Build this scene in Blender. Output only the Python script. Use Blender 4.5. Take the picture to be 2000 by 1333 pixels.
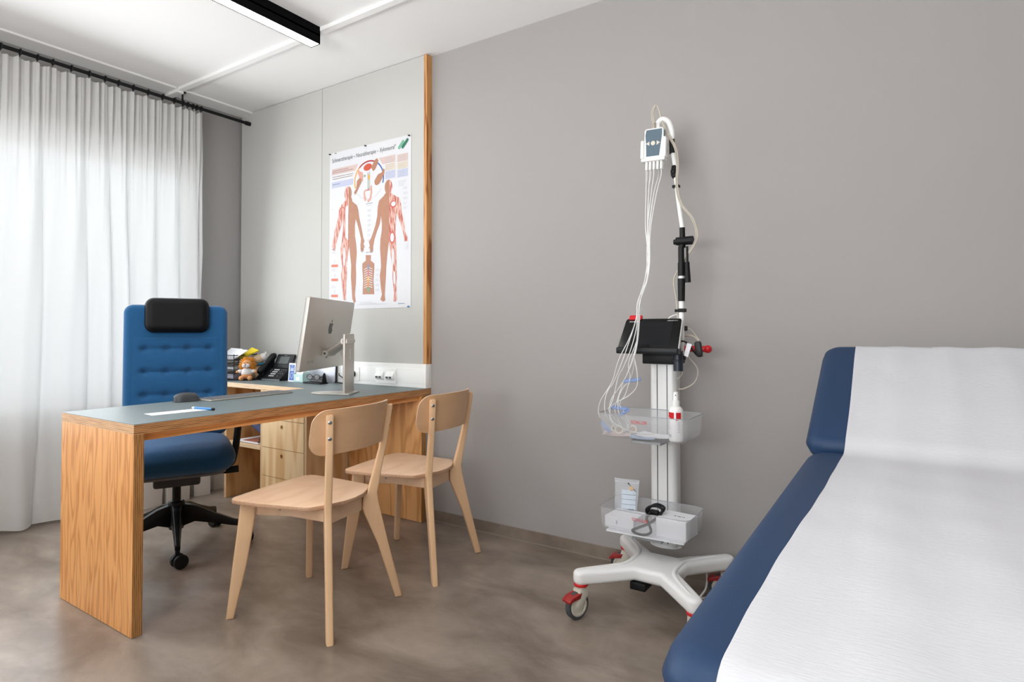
import bpy, bmesh, math, random
from mathutils import Vector, Matrix
from mathutils.geometry import tessellate_polygon
random.seed(7)
S = bpy.context.scene
for o in list(bpy.data.objects): bpy.data.objects.remove(o)
PI = math.pi

# ------------------------------------------------------------------ camera
cam = bpy.data.cameras.new('camera'); camo = bpy.data.objects.new('camera', cam); S.collection.objects.link(camo)
F_PX, YAW, PIT, ROL = 1165.56, 0.57864, 0.019654, -0.00073
fw = Vector((-math.sin(YAW)*math.cos(PIT), math.cos(YAW)*math.cos(PIT), math.sin(PIT)))
r0 = Vector((math.cos(YAW), math.sin(YAW), 0)); u0 = r0.cross(fw)
rr_ = math.cos(ROL)*r0+math.sin(ROL)*u0; uu_ = -math.sin(ROL)*r0+math.cos(ROL)*u0
M = Matrix((rr_, uu_, -fw)).transposed().to_4x4(); M.translation = Vector((2.2404, -2.5890, 1.0674))
camo.matrix_world = M
cam.sensor_width = 36; cam.lens = F_PX/2000*36; cam.shift_x = 0; cam.shift_y = (622.8-666.5)/2000
cam.clip_start = .02
S.camera = camo

# ------------------------------------------------------------------ light
def srgb(r, g, b):
    f = lambda c: (c/255/12.92) if c/255 <= .04045 else ((c/255+.055)/1.055)**2.4
    return (f(r), f(g), f(b), 1)
S.view_settings.view_transform = 'Standard'; S.view_settings.look = 'None'; S.view_settings.gamma = 1
S.view_settings.use_curve_mapping = False
S.view_settings.exposure = -0.10
W = bpy.data.worlds.new('sky'); S.world = W; W.use_nodes = True
bg = W.node_tree.nodes['Background']; bg.inputs['Color'].default_value = (.86, .94, 1, 1); bg.inputs['Strength'].default_value = 2.7
def area(name, loc, rot, sx, sy, power, col=(1, 1, 1)):
    l = bpy.data.lights.new(name, 'AREA'); l.shape = 'RECTANGLE'; l.size = sx; l.size_y = sy; l.energy = power; l.color = col
    o = bpy.data.objects.new(name, l); o.location = loc; o.rotation_euler = rot; S.collection.objects.link(o); return o
H = 2.6395
# daylight portal in the big window opening, and a fill at an added window behind the camera
p = area('window_portal', (-1.93, -1.8, 1.37), (0, -PI/2, 0), 1.67, 2.9, 1); p.data.cycles.is_portal = True
area('added_fill', (-1.555, -1.85, 1.40), (0, -PI/2+math.radians(6), 0), 1.7, 2.9, 44, (.93, .97, 1))   # added fill on the room side, boosting daylight from the sheer curtain
area('added_fill', (1.3, -4.12, 1.3), (PI/2+math.radians(70), 0, 0), 2.5, 1.2, 172, (.98, .98, 1))  # added light, tilted up to brighten the ceiling

# ------------------------------------------------------------------ materials
def nm(name):
    m = bpy.data.materials.new(name); m.use_nodes = True; return m, m.node_tree.nodes, m.node_tree.links
def bsdf(m): return m.node_tree.nodes['Principled BSDF']
def mat(name, col, rough=.5, metal=0, spec=.5, bump=0, bscale=200, var=0, vscale=8, coat=0, sheen=0, alpha=1):
    m, N, L = nm(name); b = bsdf(m)
    b.inputs['Base Color'].default_value = col; b.inputs['Roughness'].default_value = rough
    b.inputs['Metallic'].default_value = metal; b.inputs['Specular IOR Level'].default_value = spec
    b.inputs['Coat Weight'].default_value = coat; b.inputs['Sheen Weight'].default_value = sheen
    tc = N.new('ShaderNodeTexCoord')
    if bump:
        n = N.new('ShaderNodeTexNoise'); n.inputs['Scale'].default_value = bscale; n.inputs['Detail'].default_value = 3
        L.new(tc.outputs['Object'], n.inputs['Vector'])
        bp = N.new('ShaderNodeBump'); bp.inputs['Strength'].default_value = bump; bp.inputs['Distance'].default_value = .002
        L.new(n.outputs['Fac'], bp.inputs['Height']); L.new(bp.outputs['Normal'], b.inputs['Normal'])
    if var:
        n = N.new('ShaderNodeTexNoise'); n.inputs['Scale'].default_value = vscale; n.inputs['Detail'].default_value = 4
        L.new(tc.outputs['Object'], n.inputs['Vector'])
        mx = N.new('ShaderNodeMix'); mx.data_type = 'RGBA'
        mx.inputs[6].default_value = tuple(c*(1-var) for c in col[:3])+(1,); mx.inputs[7].default_value = tuple(min(1, c*(1+var)) for c in col[:3])+(1,)
        L.new(n.outputs['Fac'], mx.inputs[0]); L.new(mx.outputs[2], b.inputs['Base Color'])
    return m
def wood(name, light, dark, sc=(6, 6, .6), rings=9, fiber=(90, 90, 3), rough=.45, contrast=1.0, off=(0, 0, 0)):
    m, N, L = nm(name); b = bsdf(m); b.inputs['Roughness'].default_value = rough
    tc = N.new('ShaderNodeTexCoord')
    mp = N.new('ShaderNodeMapping'); mp.inputs['Scale'].default_value = sc; mp.inputs['Location'].default_value = off; L.new(tc.outputs['Object'], mp.inputs['Vector'])
    n1 = N.new('ShaderNodeTexNoise'); n1.inputs['Scale'].default_value = 1; n1.inputs['Detail'].default_value = 2.2; n1.inputs['Roughness'].default_value = .45
    L.new(mp.outputs[0], n1.inputs['Vector'])
    mu = N.new('ShaderNodeMath'); mu.operation = 'MULTIPLY'; mu.inputs[1].default_value = rings*6.28; L.new(n1.outputs['Fac'], mu.inputs[0])
    si = N.new('ShaderNodeMath'); si.operation = 'SINE'; L.new(mu.outputs[0], si.inputs[0])
    rm = N.new('ShaderNodeMapRange'); rm.inputs[1].default_value = -.7; rm.inputs[2].default_value = 1; L.new(si.outputs[0], rm.inputs[0])
    pw = N.new('ShaderNodeMath'); pw.operation = 'POWER'; pw.inputs[1].default_value = 1.8; L.new(rm.outputs[0], pw.inputs[0])
    mp2 = N.new('ShaderNodeMapping'); mp2.inputs['Scale'].default_value = fiber; L.new(tc.outputs['Object'], mp2.inputs['Vector'])
    n2 = N.new('ShaderNodeTexNoise'); n2.inputs['Scale'].default_value = 1; n2.inputs['Detail'].default_value = 3; L.new(mp2.outputs[0], n2.inputs['Vector'])
    ad = N.new('ShaderNodeMath'); ad.operation = 'MULTIPLY_ADD'; ad.inputs[1].default_value = .5; ad.inputs[2].default_value = -.22; L.new(n2.outputs['Fac'], ad.inputs[0])
    sm = N.new('ShaderNodeMath'); sm.operation = 'MULTIPLY_ADD'; sm.inputs[1].default_value = contrast; sm.use_clamp = True
    L.new(pw.outputs[0], sm.inputs[0]); L.new(ad.outputs[0], sm.inputs[2])
    mx = N.new('ShaderNodeMix'); mx.data_type = 'RGBA'; mx.inputs[6].default_value = light; mx.inputs[7].default_value = dark
    L.new(sm.outputs[0], mx.inputs[0]); L.new(mx.outputs[2], b.inputs['Base Color'])
    return m
def ply_edge(name, axis, light, dark, period=.0062, long=1, off=0.0):
    """visible veneer layers: stripes across `axis`, streaky along `long`"""
    m, N, L = nm(name); b = bsdf(m); b.inputs['Roughness'].default_value = .55
    tc = N.new('ShaderNodeTexCoord'); sp = N.new('ShaderNodeSeparateXYZ'); L.new(tc.outputs['Object'], sp.inputs[0])
    s = [160, 160, 160]; s[long] = 12
    mp = N.new('ShaderNodeMapping'); mp.inputs['Scale'].default_value = s; L.new(tc.outputs['Object'], mp.inputs['Vector'])
    n = N.new('ShaderNodeTexNoise'); n.inputs['Scale'].default_value = 1; n.inputs['Detail'].default_value = 3; L.new(mp.outputs[0], n.inputs['Vector'])
    mu = N.new('ShaderNodeMath'); mu.operation = 'MULTIPLY_ADD'; mu.inputs[1].default_value = 6.28318/period; mu.inputs[2].default_value = off; L.new(sp.outputs[axis], mu.inputs[0])
    si = N.new('ShaderNodeMath'); si.operation = 'SINE'; L.new(mu.outputs[0], si.inputs[0])
    rm = N.new('ShaderNodeMapRange'); rm.inputs[1].default_value = -.2; rm.inputs[2].default_value = .9; L.new(si.outputs[0], rm.inputs[0])
    m2 = N.new('ShaderNodeMath'); m2.operation = 'MULTIPLY'; L.new(rm.outputs[0], m2.inputs[0])
    r2 = N.new('ShaderNodeMapRange'); r2.inputs[1].default_value = .3; r2.inputs[2].default_value = .62; L.new(n.outputs['Fac'], r2.inputs[0]); L.new(r2.outputs[0], m2.inputs[1])
    mx = N.new('ShaderNodeMix'); mx.data_type = 'RGBA'; mx.inputs[6].default_value = light; mx.inputs[7].default_value = dark
    L.new(m2.outputs[0], mx.inputs[0]); L.new(mx.outputs[2], b.inputs['Base Color'])
    return m
def emit(name, col, st):
    m, N, L = nm(name); b = bsdf(m); b.inputs['Base Color'].default_value = (0.8, .8, .8, 1)
    b.inputs['Emission Color'].default_value = col; b.inputs['Emission Strength'].default_value = st; return m
def clear(name, tint, trans=.8, col=(.9, .9, .92, 1), rough=.15):
    m, N, L = nm(name); b = bsdf(m); b.inputs['Base Color'].default_value = col; b.inputs['Roughness'].default_value = rough
    t = N.new('ShaderNodeBsdfTransparent'); t.inputs['Color'].default_value = tint
    mx = N.new('ShaderNodeMixShader'); mx.inputs[0].default_value = trans
    L.new(b.outputs[0], mx.inputs[1]); L.new(t.outputs[0], mx.inputs[2]); L.new(mx.outputs[0], N['Material Output'].inputs['Surface'])
    return m

def plaster(name, col, **k): return mat(name, col, rough=.9, spec=.2, bump=.08, bscale=60, **k)
m_wall = plaster('grey_wall_paint', srgb(165, 161, 158))
m_wallw = plaster('window_wall_paint', srgb(160, 157, 155))
m_panel = mat('panel_grey_textile', srgb(190, 189, 184), rough=.85, spec=.25, bump=.15, bscale=400)
m_ceil = mat('ceiling_white', srgb(240, 239, 237), rough=.8, spec=.2)
m_beam = mat('ceiling_trim_white', srgb(243, 242, 240), rough=.6, spec=.3)
m_white = mat('white_plastic', srgb(244, 244, 241), rough=.35)
m_whitem = mat('white_cart_lacquer', srgb(240, 240, 239), rough=.28)
m_black = mat('black_matt', srgb(16, 16, 18), rough=.5, spec=.3)
m_lamp = mat('lamp_black', srgb(8, 8, 9), rough=.9, spec=.1)
m_blackp = mat('black_plastic', srgb(18, 19, 21), rough=.42, spec=.3, bump=.05, bscale=300)
m_blackg = mat('black_glass', srgb(10, 11, 12), rough=.18, spec=.25)
m_screen = mat('dark_screen', srgb(26, 27, 30), rough=.3, spec=.2)
m_grey = mat('grey_plastic', srgb(120, 122, 124), rough=.4)
m_dgrey = mat('dark_grey_plastic', srgb(62, 64, 68), rough=.45)
m_rubber = mat('grey_rubber', srgb(70, 74, 78), rough=.6)
m_cream = mat('cream_plastic', srgb(214, 208, 194), rough=.4)
m_red = mat('red_plastic', srgb(206, 26, 34), rough=.35)
m_dred = mat('dark_red_plastic', srgb(158, 34, 32), rough=.4)
m_alu = mat('brushed_aluminium', srgb(196, 190, 182), rough=.38, metal=.35)
m_aluw = mat('anodised_column', srgb(232, 232, 230), rough=.4, metal=.15)
m_chrome = mat('steel', srgb(165, 168, 170), rough=.25, metal=1)
m_slate = mat('slate_blue_label', srgb(84, 104, 118), rough=.4)
m_navyp = mat('navy_plastic', srgb(34, 42, 54), rough=.35)
m_paper = mat('white_paper', srgb(238, 239, 243), rough=.8, spec=.2)
m_poster = mat('poster_paper', srgb(208, 208, 211), rough=.5)
m_desk = mat('desk_linoleum', srgb(112, 124, 125), rough=.45, spec=.4, bump=.03, bscale=500, var=.03)
m_deskedge = mat('linoleum_edge', srgb(70, 72, 70), rough=.6)
m_fabric = mat('blue_wool', srgb(38, 90, 136), rough=.95, spec=.15, bump=.35, bscale=900, var=.06, vscale=60, sheen=.25)
m_leather = mat('black_leather', srgb(11, 11, 13), rough=.5, spec=.2, bump=.2, bscale=350)
m_vinyl = mat('navy_vinyl', srgb(30, 58, 92), rough=.48, spec=.35, bump=.12, bscale=450, var=.05, vscale=5)
m_canvas = mat('cream_canvas', srgb(214, 208, 200), rough=.95, bump=.3, bscale=300)
m_yellow = mat('yellow_card', srgb(240, 214, 40), rough=.6)
m_wire = mat('white_cable', srgb(226, 226, 224), rough=.4)
m_beige = mat('beige_cable', srgb(190, 182, 168), rough=.45)
m_blue = mat('blue_plastic', srgb(60, 130, 190), rough=.35)
m_clip = clear('pale_blue_clip', (.75, .83, .98, 1), .55, srgb(160, 185, 230))
m_acryl = clear('clear_acrylic', (.97, .97, .975, 1), .86, (.85, .86, .87, 1), .08)
m_acedge = clear('acrylic_edge', (.8, .81, .83, 1), .55, (.6, .62, .64, 1), .1)
m_bagfilm = clear('clear_film', (.97, .98, 1, 1), .75, (.9, .93, .96, 1), .12)
m_lens = clear('spectacle_lens', (.8, .8, .8, 1), .7, (.3, .3, .3, 1), .05)
L1, D1 = srgb(240, 174, 106), srgb(202, 130, 64)
m_woodv = wood('oregon_plywood_upright', L1, D1, sc=(14, 14, 1.7), rings=8, contrast=.75)
m_woodw = wood('oregon_plywood_wallside', srgb(242, 184, 120), srgb(202, 136, 72), sc=(6.5, 6.5, 1.1), rings=9, contrast=.65, off=(3, 1, 2))
m_woody = wood('oregon_plywood_rail', L1, D1, sc=(14, .8, 14), rings=5, fiber=(90, 3, 90))
m_woodl = wood('light_pine_plywood', srgb(244, 212, 164), srgb(212, 160, 100), sc=(5, 5, .55), rings=8, contrast=.7, off=(5, 2, 7))
m_woodn = wood('knotty_pine_side', srgb(234, 190, 134), srgb(180, 118, 64), sc=(6, 6, 1.6), rings=4, contrast=.8, off=(1, 8, 3))
m_edgeH = ply_edge('plywood_edge_layers_horizontal', 2, srgb(196, 142, 90), srgb(92, 54, 24), long=1)
m_edgeHx = ply_edge('plywood_edge_layers_end', 2, srgb(216, 172, 126), srgb(150, 102, 62), long=0)
m_edgeV = ply_edge('plywood_edge_layers_vertical', 1, srgb(190, 136, 78), srgb(78, 44, 18), long=2, off=1.2)
m_edgeL = ply_edge('light_plywood_edge', 2, srgb(232, 200, 160), srgb(206, 164, 118), period=.009, long=0)
m_edgeLV = ply_edge('light_plywood_edge_upright', 0, srgb(230, 196, 152), srgb(196, 150, 102), period=.006, long=2)
m_beech = wood('beech', srgb(234, 200, 168), srgb(218, 178, 142), sc=(10, 3, 3), rings=2.5, fiber=(25, 160, 160), contrast=.5, rough=.42)
m_beechv = wood('beech_upright', srgb(234, 194, 152), srgb(218, 174, 128), sc=(6, 6, 1.2), rings=1.5, fiber=(160, 160, 8), contrast=.35, rough=.42)
m_beechb = wood('beech_backrest', srgb(216, 174, 134), srgb(198, 154, 112), sc=(6, 2, 8), rings=2.5, fiber=(120, 12, 120), contrast=.4, rough=.42)
m_beeche = ply_edge('beech_ply_edge', 2, srgb(206, 166, 134), srgb(172, 128, 98), period=.005, long=1)

def floor_mat():
    m, N, L = nm('concrete_look_vinyl'); b = bsdf(m); b.inputs['Roughness'].default_value = .42; b.inputs['Specular IOR Level'].default_value = .5
    tc = N.new('ShaderNodeTexCoord')
    def noise(s, d, stretch=(1, 1, 1)):
        mp = N.new('ShaderNodeMapping'); mp.inputs['Scale'].default_value = stretch; mp.inputs['Rotation'].default_value = (0, 0, .4); L.new(tc.outputs['Object'], mp.inputs['Vector'])
        n = N.new('ShaderNodeTexNoise'); n.inputs['Scale'].default_value = s; n.inputs['Detail'].default_value = d; n.inputs['Roughness'].default_value = .6
        n.inputs['Distortion'].default_value = .4
        L.new(mp.outputs[0], n.inputs['Vector']); return n.outputs['Fac']
    cr = N.new('ShaderNodeValToRGB'); e = cr.color_ramp.elements
    e[0].position = .36; e[0].color = srgb(116, 103, 92); e[1].position = .66; e[1].color = srgb(156, 143, 131)
    L.new(noise(2.6, 8, (1, 1.8, 1)), cr.inputs[0])
    cr2 = N.new('ShaderNodeValToRGB'); e = cr2.color_ramp.elements
    e[0].position = .3; e[0].color = (.93, .93, .93, 1); e[1].position = .75; e[1].color = (1.06, 1.055, 1.05, 1)
    L.new(noise(14, 4, (1, 1.6, 1)), cr2.inputs[0])
    mx = N.new('ShaderNodeMix'); mx.data_type = 'RGBA'; mx.blend_type = 'MULTIPLY'; mx.inputs[0].default_value = 1
    L.new(cr.outputs[0], mx.inputs[6]); L.new(cr2.outputs[0], mx.inputs[7]); L.new(mx.outputs[2], b.inputs['Base Color'])
    rr = N.new('ShaderNodeMapRange'); rr.inputs[3].default_value = .26; rr.inputs[4].default_value = .36; L.new(noise(3, 3), rr.inputs[0]); L.new(rr.outputs[0], b.inputs['Roughness'])
    return m
m_floor = floor_mat()
def curtain_mat():
    m, N, L = nm('sheer_white_voile'); out = N['Material Output']; N.remove(bsdf(m))
    d = N.new('ShaderNodeBsdfDiffuse'); d.inputs['Color'].default_value = (.93, .92, .90, 1)
    t = N.new('ShaderNodeBsdfTranslucent'); t.inputs['Color'].default_value = (.9, .9, .89, 1)
    p = N.new('ShaderNodeBsdfTransparent')
    a = N.new('ShaderNodeMixShader'); a.inputs[0].default_value = .42; L.new(d.outputs[0], a.inputs[1]); L.new(t.outputs[0], a.inputs[2])
    b = N.new('ShaderNodeMixShader')
    # hems and heading tape are double cloth: less see-through
    tc = N.new('ShaderNodeTexCoord'); sp = N.new('ShaderNodeSeparateXYZ'); L.new(tc.outputs['Object'], sp.inputs[0])
    r1 = N.new('ShaderNodeMapRange'); r1.inputs[1].default_value = .150; r1.inputs[2].default_value = .154; r1.inputs[3].default_value = .02; r1.inputs[4].default_value = .04; L.new(sp.outputs[2], r1.inputs[0])
    r2 = N.new('ShaderNodeMapRange'); r2.inputs[1].default_value = 2.42; r2.inputs[2].default_value = 2.424; r2.inputs[3].default_value = 1; r2.inputs[4].default_value = .5; L.new(sp.outputs[2], r2.inputs[0])
    mu = N.new('ShaderNodeMath'); mu.operation = 'MULTIPLY'; L.new(r1.outputs[0], mu.inputs[0]); L.new(r2.outputs[0], mu.inputs[1])
    L.new(mu.outputs[0], b.inputs[0]); L.new(a.outputs[0], b.inputs[1]); L.new(p.outputs[0], b.inputs[2]); L.new(b.outputs[0], out.inputs['Surface'])
    return m
m_curtain = curtain_mat()
def glass_pane():
    m, N, L = nm('window_glass'); out = N['Material Output']; N.remove(bsdf(m))
    t = N.new('ShaderNodeBsdfTransparent'); g = N.new('ShaderNodeBsdfGlossy'); g.inputs['Roughness'].default_value = .02
    f = N.new('ShaderNodeFresnel'); x = N.new('ShaderNodeMixShader')
    L.new(f.outputs[0], x.inputs[0]); L.new(t.outputs[0], x.inputs[1]); L.new(g.outputs[0], x.inputs[2]); L.new(x.outputs[0], out.inputs['Surface']); return m
m_glass = glass_pane()
def crepe():
    m, N, L = nm('crepe_paper'); b = bsdf(m); b.inputs['Base Color'].default_value = srgb(212, 213, 217); b.inputs['Roughness'].default_value = .9; b.inputs['Specular IOR Level'].default_value = .2
    tc = N.new('ShaderNodeTexCoord')
    def nz(sc, st):
        mp = N.new('ShaderNodeMapping'); mp.inputs['Scale'].default_value = st; L.new(tc.outputs['Object'], mp.inputs['Vector'])
        n = N.new('ShaderNodeTexNoise'); n.inputs['Scale'].default_value = sc; n.inputs['Detail'].default_value = 3; L.new(mp.outputs[0], n.inputs['Vector']); return n.outputs['Fac']
    a = N.new('ShaderNodeMath'); a.operation = 'MULTIPLY_ADD'; a.inputs[1].default_value = .35
    L.new(nz(1, (60, 350, 60)), a.inputs[0]); L.new(nz(1, (22, 1.5, 1.5)), a.inputs[2])
    bp = N.new('ShaderNodeBump'); bp.inputs['Strength'].default_value = .5; bp.inputs['Distance'].default_value = .004
    L.new(a.outputs[0], bp.inputs['Height']); L.new(bp.outputs[0], b.inputs['Normal']); return m
m_crepe = crepe()
def muscle():
    m, N, L = nm('printed_muscle'); b = bsdf(m); b.inputs['Roughness'].default_value = .5
    tc = N.new('ShaderNodeTexCoord'); mp = N.new('ShaderNodeMapping'); mp.inputs['Scale'].default_value = (95, 1, 16); L.new(tc.outputs['Object'], mp.inputs['Vector'])
    n = N.new('ShaderNodeTexNoise'); n.inputs['Scale'].default_value = 1; n.inputs['Detail'].default_value = 2; L.new(mp.outputs[0], n.inputs['Vector'])
    cr = N.new('ShaderNodeValToRGB'); e = cr.color_ramp.elements; e[0].position = .38; e[0].color = srgb(172, 78, 62); e[1].position = .6; e[1].color = srgb(216, 178, 164)
    L.new(n.outputs['Fac'], cr.inputs[0]); L.new(cr.outputs[0], b.inputs['Base Color']); return m
m_muscle = muscle()
m_skin = mat('printed_skin', srgb(168, 118, 92), rough=.5, var=.12, vscale=30)
m_brick = mat('printed_brick', srgb(190, 92, 76), rough=.5)
m_skin2 = mat('printed_skin_dark', srgb(168, 122, 98), rough=.5)

# ------------------------------------------------------------------ mesh helpers
def new(): return bmesh.new()
def merge(bm, t):
    me = bpy.data.meshes.new('t'); t.to_mesh(me); t.free(); bm.from_mesh(me); bpy.data.meshes.remove(me)
def box(bm, lo, hi, bev=0, seg=2, mi=0, T=None):
    t = new(); r = bmesh.ops.create_cube(t, size=1)
    lo, hi = Vector(lo), Vector(hi)
    for v in t.verts: v.co = Vector(((v.co.x+.5)*(hi.x-lo.x)+lo.x, (v.co.y+.5)*(hi.y-lo.y)+lo.y, (v.co.z+.5)*(hi.z-lo.z)+lo.z))
    if bev: bmesh.ops.bevel(t, geom=t.edges[:], offset=bev, segments=seg, profile=.5, affect='EDGES')
    for f in t.faces: f.material_index = mi
    if T: t.transform(T)
    merge(bm, t); return bm
def crom(pts, n, closed=False):
    P = [Vector(p) for p in pts]; k = len(P); out = []
    rng = k if closed else k-1
    for i in range(rng):
        g = (lambda j: P[j % k]) if closed else (lambda j: P[min(max(j, 0), k-1)])
        a, b, c, d = g(i-1), g(i), g(i+1), g(i+2)
        for s in range(n):
            t = s/n
            out.append(.5*((2*b)+(c-a)*t+(2*a-5*b+4*c-d)*t*t+(3*b-a-3*c+d)*t**3))
    if not closed: out.append(P[-1])
    return out
def tube(bm, pts, r, seg=8, n=0, closed=False, mi=0, flat=1.0, caps=True):
    P = crom(pts, n, closed) if n else [Vector(p) for p in pts]
    k = len(P); R = r if isinstance(r, (list, tuple)) else None
    def rad(i):
        if not R: return r
        x = i/(k-1)*(len(R)-1); j = min(int(x), len(R)-2); return R[j]*(1-(x-j))+R[j+1]*(x-j)
    up = None; rings = []
    for i in range(k):
        a = P[(i-1) % k] if (closed or i > 0) else P[i]; b = P[(i+1) % k] if (closed or i < k-1) else P[i]
        d = (b-a).normalized() if (b-a).length > 1e-9 else Vector((0, 0, 1))
        if up is None:
            up = Vector((0, 0, 1)) if abs(d.z) < .9 else Vector((1, 0, 0))
        up = (up-d*up.dot(d)); up = up.normalized() if up.length > 1e-6 else Vector((0, 1, 0)); s = d.cross(up)
        rings.append([bm.verts.new(P[i]+(up*math.cos(2*PI*j/seg)+s*math.sin(2*PI*j/seg)*flat)*rad(i)) for j in range(seg)])
    m = k if closed else k-1
    for i in range(m):
        A, B = rings[i], rings[(i+1) % k]
        for j in range(seg):
            f = bm.faces.new((A[j], A[(j+1) % seg], B[(j+1) % seg], B[j])); f.material_index = mi
    if not closed and caps:
        for q in (rings[0][::-1], rings[-1]):
            f = bm.faces.new(q); f.material_index = mi
    return bm
def cyl(bm, a, b, r, r2=None, seg=20, mi=0): return tube(bm, [a, b], [r, r if r2 is None else r2], seg=seg, mi=mi)
def lathe(bm, prof, T=None, seg=24, mi=0):
    t = new(); R = []
    for r, z in prof: R.append([t.verts.new((max(r, 1e-5)*math.cos(2*PI*j/seg), max(r, 1e-5)*math.sin(2*PI*j/seg), z)) for j in range(seg)])
    for A, B in zip(R, R[1:]):
        for j in range(seg): t.faces.new((A[j], A[(j+1) % seg], B[(j+1) % seg], B[j]))
    for q in (R[0][::-1], R[-1]): t.faces.new(q)
    for f in t.faces: f.material_index = mi
    if T: t.transform(T)
    merge(bm, t); return bm
def frame(O, U, V):
    U = Vector(U).normalized(); V = Vector(V).normalized(); N = U.cross(V)
    m = Matrix((U, V, N)).transposed().to_4x4(); m.translation = Vector(O); return m
def prism(bm, poly, d, T=None, bev=0, seg=2, mi=0, vert_bev=False):
    """polygon in local XY extruded along +Z by d"""
    t = new(); vs = [t.verts.new((x, y, 0)) for x, y in poly]; f = t.faces.new(vs)
    r = bmesh.ops.extrude_face_region(t, geom=[f])
    for v in [g for g in r['geom'] if isinstance(g, bmesh.types.BMVert)]: v.co.z += d
    bmesh.ops.recalc_face_normals(t, faces=t.faces[:])
    if bev:
        es = [e for e in t.edges if abs(e.verts[0].co.z-e.verts[1].co.z) < 1e-7]
        bmesh.ops.bevel(t, geom=es, offset=bev, segments=seg, profile=.5, affect='EDGES', clamp_overlap=True)
    for f in t.faces: f.material_index = mi
    if T: t.transform(T)
    merge(bm, t); return bm
def rrect(w, h, r, n=6, cx=0, cy=0):
    out = []
    for sx, sy, a0 in ((1, 1, 0), (-1, 1, PI/2), (-1, -1, PI), (1, -1, 3*PI/2)):
        for i in range(n+1):
            a = a0+PI/2*i/n; out.append((cx+sx*(w/2-r)+r*math.cos(a), cy+sy*(h/2-r)+r*math.sin(a)))
    return out
def cushion(bm, w, h, th, r, rr, T, disp=None, nu=40, nv=40, back=None, mi=0):
    """rounded pad: w x h outline with corner radius r, thickness th, edge rounding rr"""
    t = new()
    def ax(n, L):  # denser near the ends
        return [math.sin((i/n-.5)*PI)*.35+(i/n-.5)*2*.65 for i in range(n+1)]
    U, V = ax(nu, w), ax(nv, h)
    def pos(u, v):
        x, y = u*w/2, v*h/2; cx, cy = w/2-r, h/2-r
        if abs(x) > cx and abs(y) > cy:
            a, b = (abs(x)-cx)/r, (abs(y)-cy)/r
            a, b = a*math.sqrt(1-b*b/2), b*math.sqrt(1-a*a/2)
            x = math.copysign(cx+a*r, x); y = math.copysign(cy+b*r, y)
        qx, qy = abs(x)-cx, abs(y)-cy
        sd = math.hypot(max(qx, 0), max(qy, 0))+min(max(qx, qy), 0)-r
        d = max(0, -sd); k = min(1, d/rr)
        return x, y, th/2*math.sqrt(max(0, 1-(1-k)**2))
    for s in (1, -1):
        g = []
        for v in V:
            row = []
            for u in U:
                x, y, z = pos(u, v); zz = s*z
                fn = disp if s == 1 else back
                if fn: zz += fn(x, y)*(z/(th/2))
                row.append(t.verts.new((x, y, zz)))
            g.append(row)
        for j in range(nv):
            for i in range(nu):
                q = (g[j][i], g[j][i+1], g[j+1][i+1], g[j+1][i])
                t.faces.new(q if s == 1 else q[::-1])
    bmesh.ops.remove_doubles(t, verts=t.verts[:], dist=1e-5)
    for f in t.faces: f.material_index = mi
    t.transform(T); merge(bm, t); return bm
def ball(bm, c, r, seg=16, sc=(1, 1, 1), mi=0, jitter=0):
    t = new(); bmesh.ops.create_uvsphere(t, u_segments=seg, v_segments=max(6, seg*2//3), radius=1)
    rx = r if isinstance(r, (tuple, list)) else (r*sc[0], r*sc[1], r*sc[2])
    for v in t.verts:
        j = 1+random.uniform(-jitter, jitter)
        v.co = Vector((v.co.x*rx[0]*j, v.co.y*rx[1]*j, v.co.z*rx[2]*j))+Vector(c)
    for f in t.faces: f.material_index = mi
    merge(bm, t); return bm
def poly(bm, pts, mi=0):
    f = bm.faces.new([bm.verts.new(p) for p in pts]); f.material_index = mi; return bm

# ------------------------------------------------------------------ object helpers
WM = {}
def thing(name, label, cat, loc=(0, 0, 0), rz=0, group=None):
    o = bpy.data.objects.new(name, None); S.collection.objects.link(o); o.empty_display_size = .1
    o.location = loc; o.rotation_euler = (0, 0, rz); o['label'] = label; o['category'] = cat
    if group: o['group'] = group
    WM[o.name] = Matrix.Translation(Vector(loc)) @ Matrix.Rotation(rz, 4, 'Z'); return o
def mkobj(name, bm, mats, parent=None, local=False, smooth=35, label=None):
    """bm is in world coordinates unless local; parts share their thing's origin"""
    if not isinstance(mats, (list, tuple)): mats = [mats]
    bmesh.ops.recalc_face_normals(bm, faces=bm.faces[:]) if smooth >= 0 else None
    W0 = WM[parent.name] if parent else Matrix.Identity(4)
    if parent and not local: bm.transform(W0.inverted())
    me = bpy.data.meshes.new(name); bm.to_mesh(me); bm.free()
    for m in mats: me.materials.append(m)
    if smooth:
        for p_ in me.polygons: p_.use_smooth = True
        me.set_sharp_from_angle(angle=math.radians(abs(smooth)))
    o = bpy.data.objects.new(name, me); S.collection.objects.link(o)
    if parent: o.parent = parent
    WM[o.name] = W0
    if label: o['label'] = label
    return o
def single(name, bm, mats, label, cat, loc=None, group=None, smooth=35):
    """a thing that is one mesh; its origin goes to loc"""
    if loc: bm.transform(Matrix.Translation(-Vector(loc)))
    o = mkobj(name, bm, mats, None, smooth=smooth)
    if loc: o.location = loc; WM[o.name] = Matrix.Translation(Vector(loc))
    o['label'] = label; o['category'] = cat
    if group: o['group'] = group
    return o
def struct(name, bm, mats, parent=None, smooth=0):
    o = mkobj(name, bm, mats, parent, smooth=smooth)
    if not parent: o['kind'] = 'structure'
    return o
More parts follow.
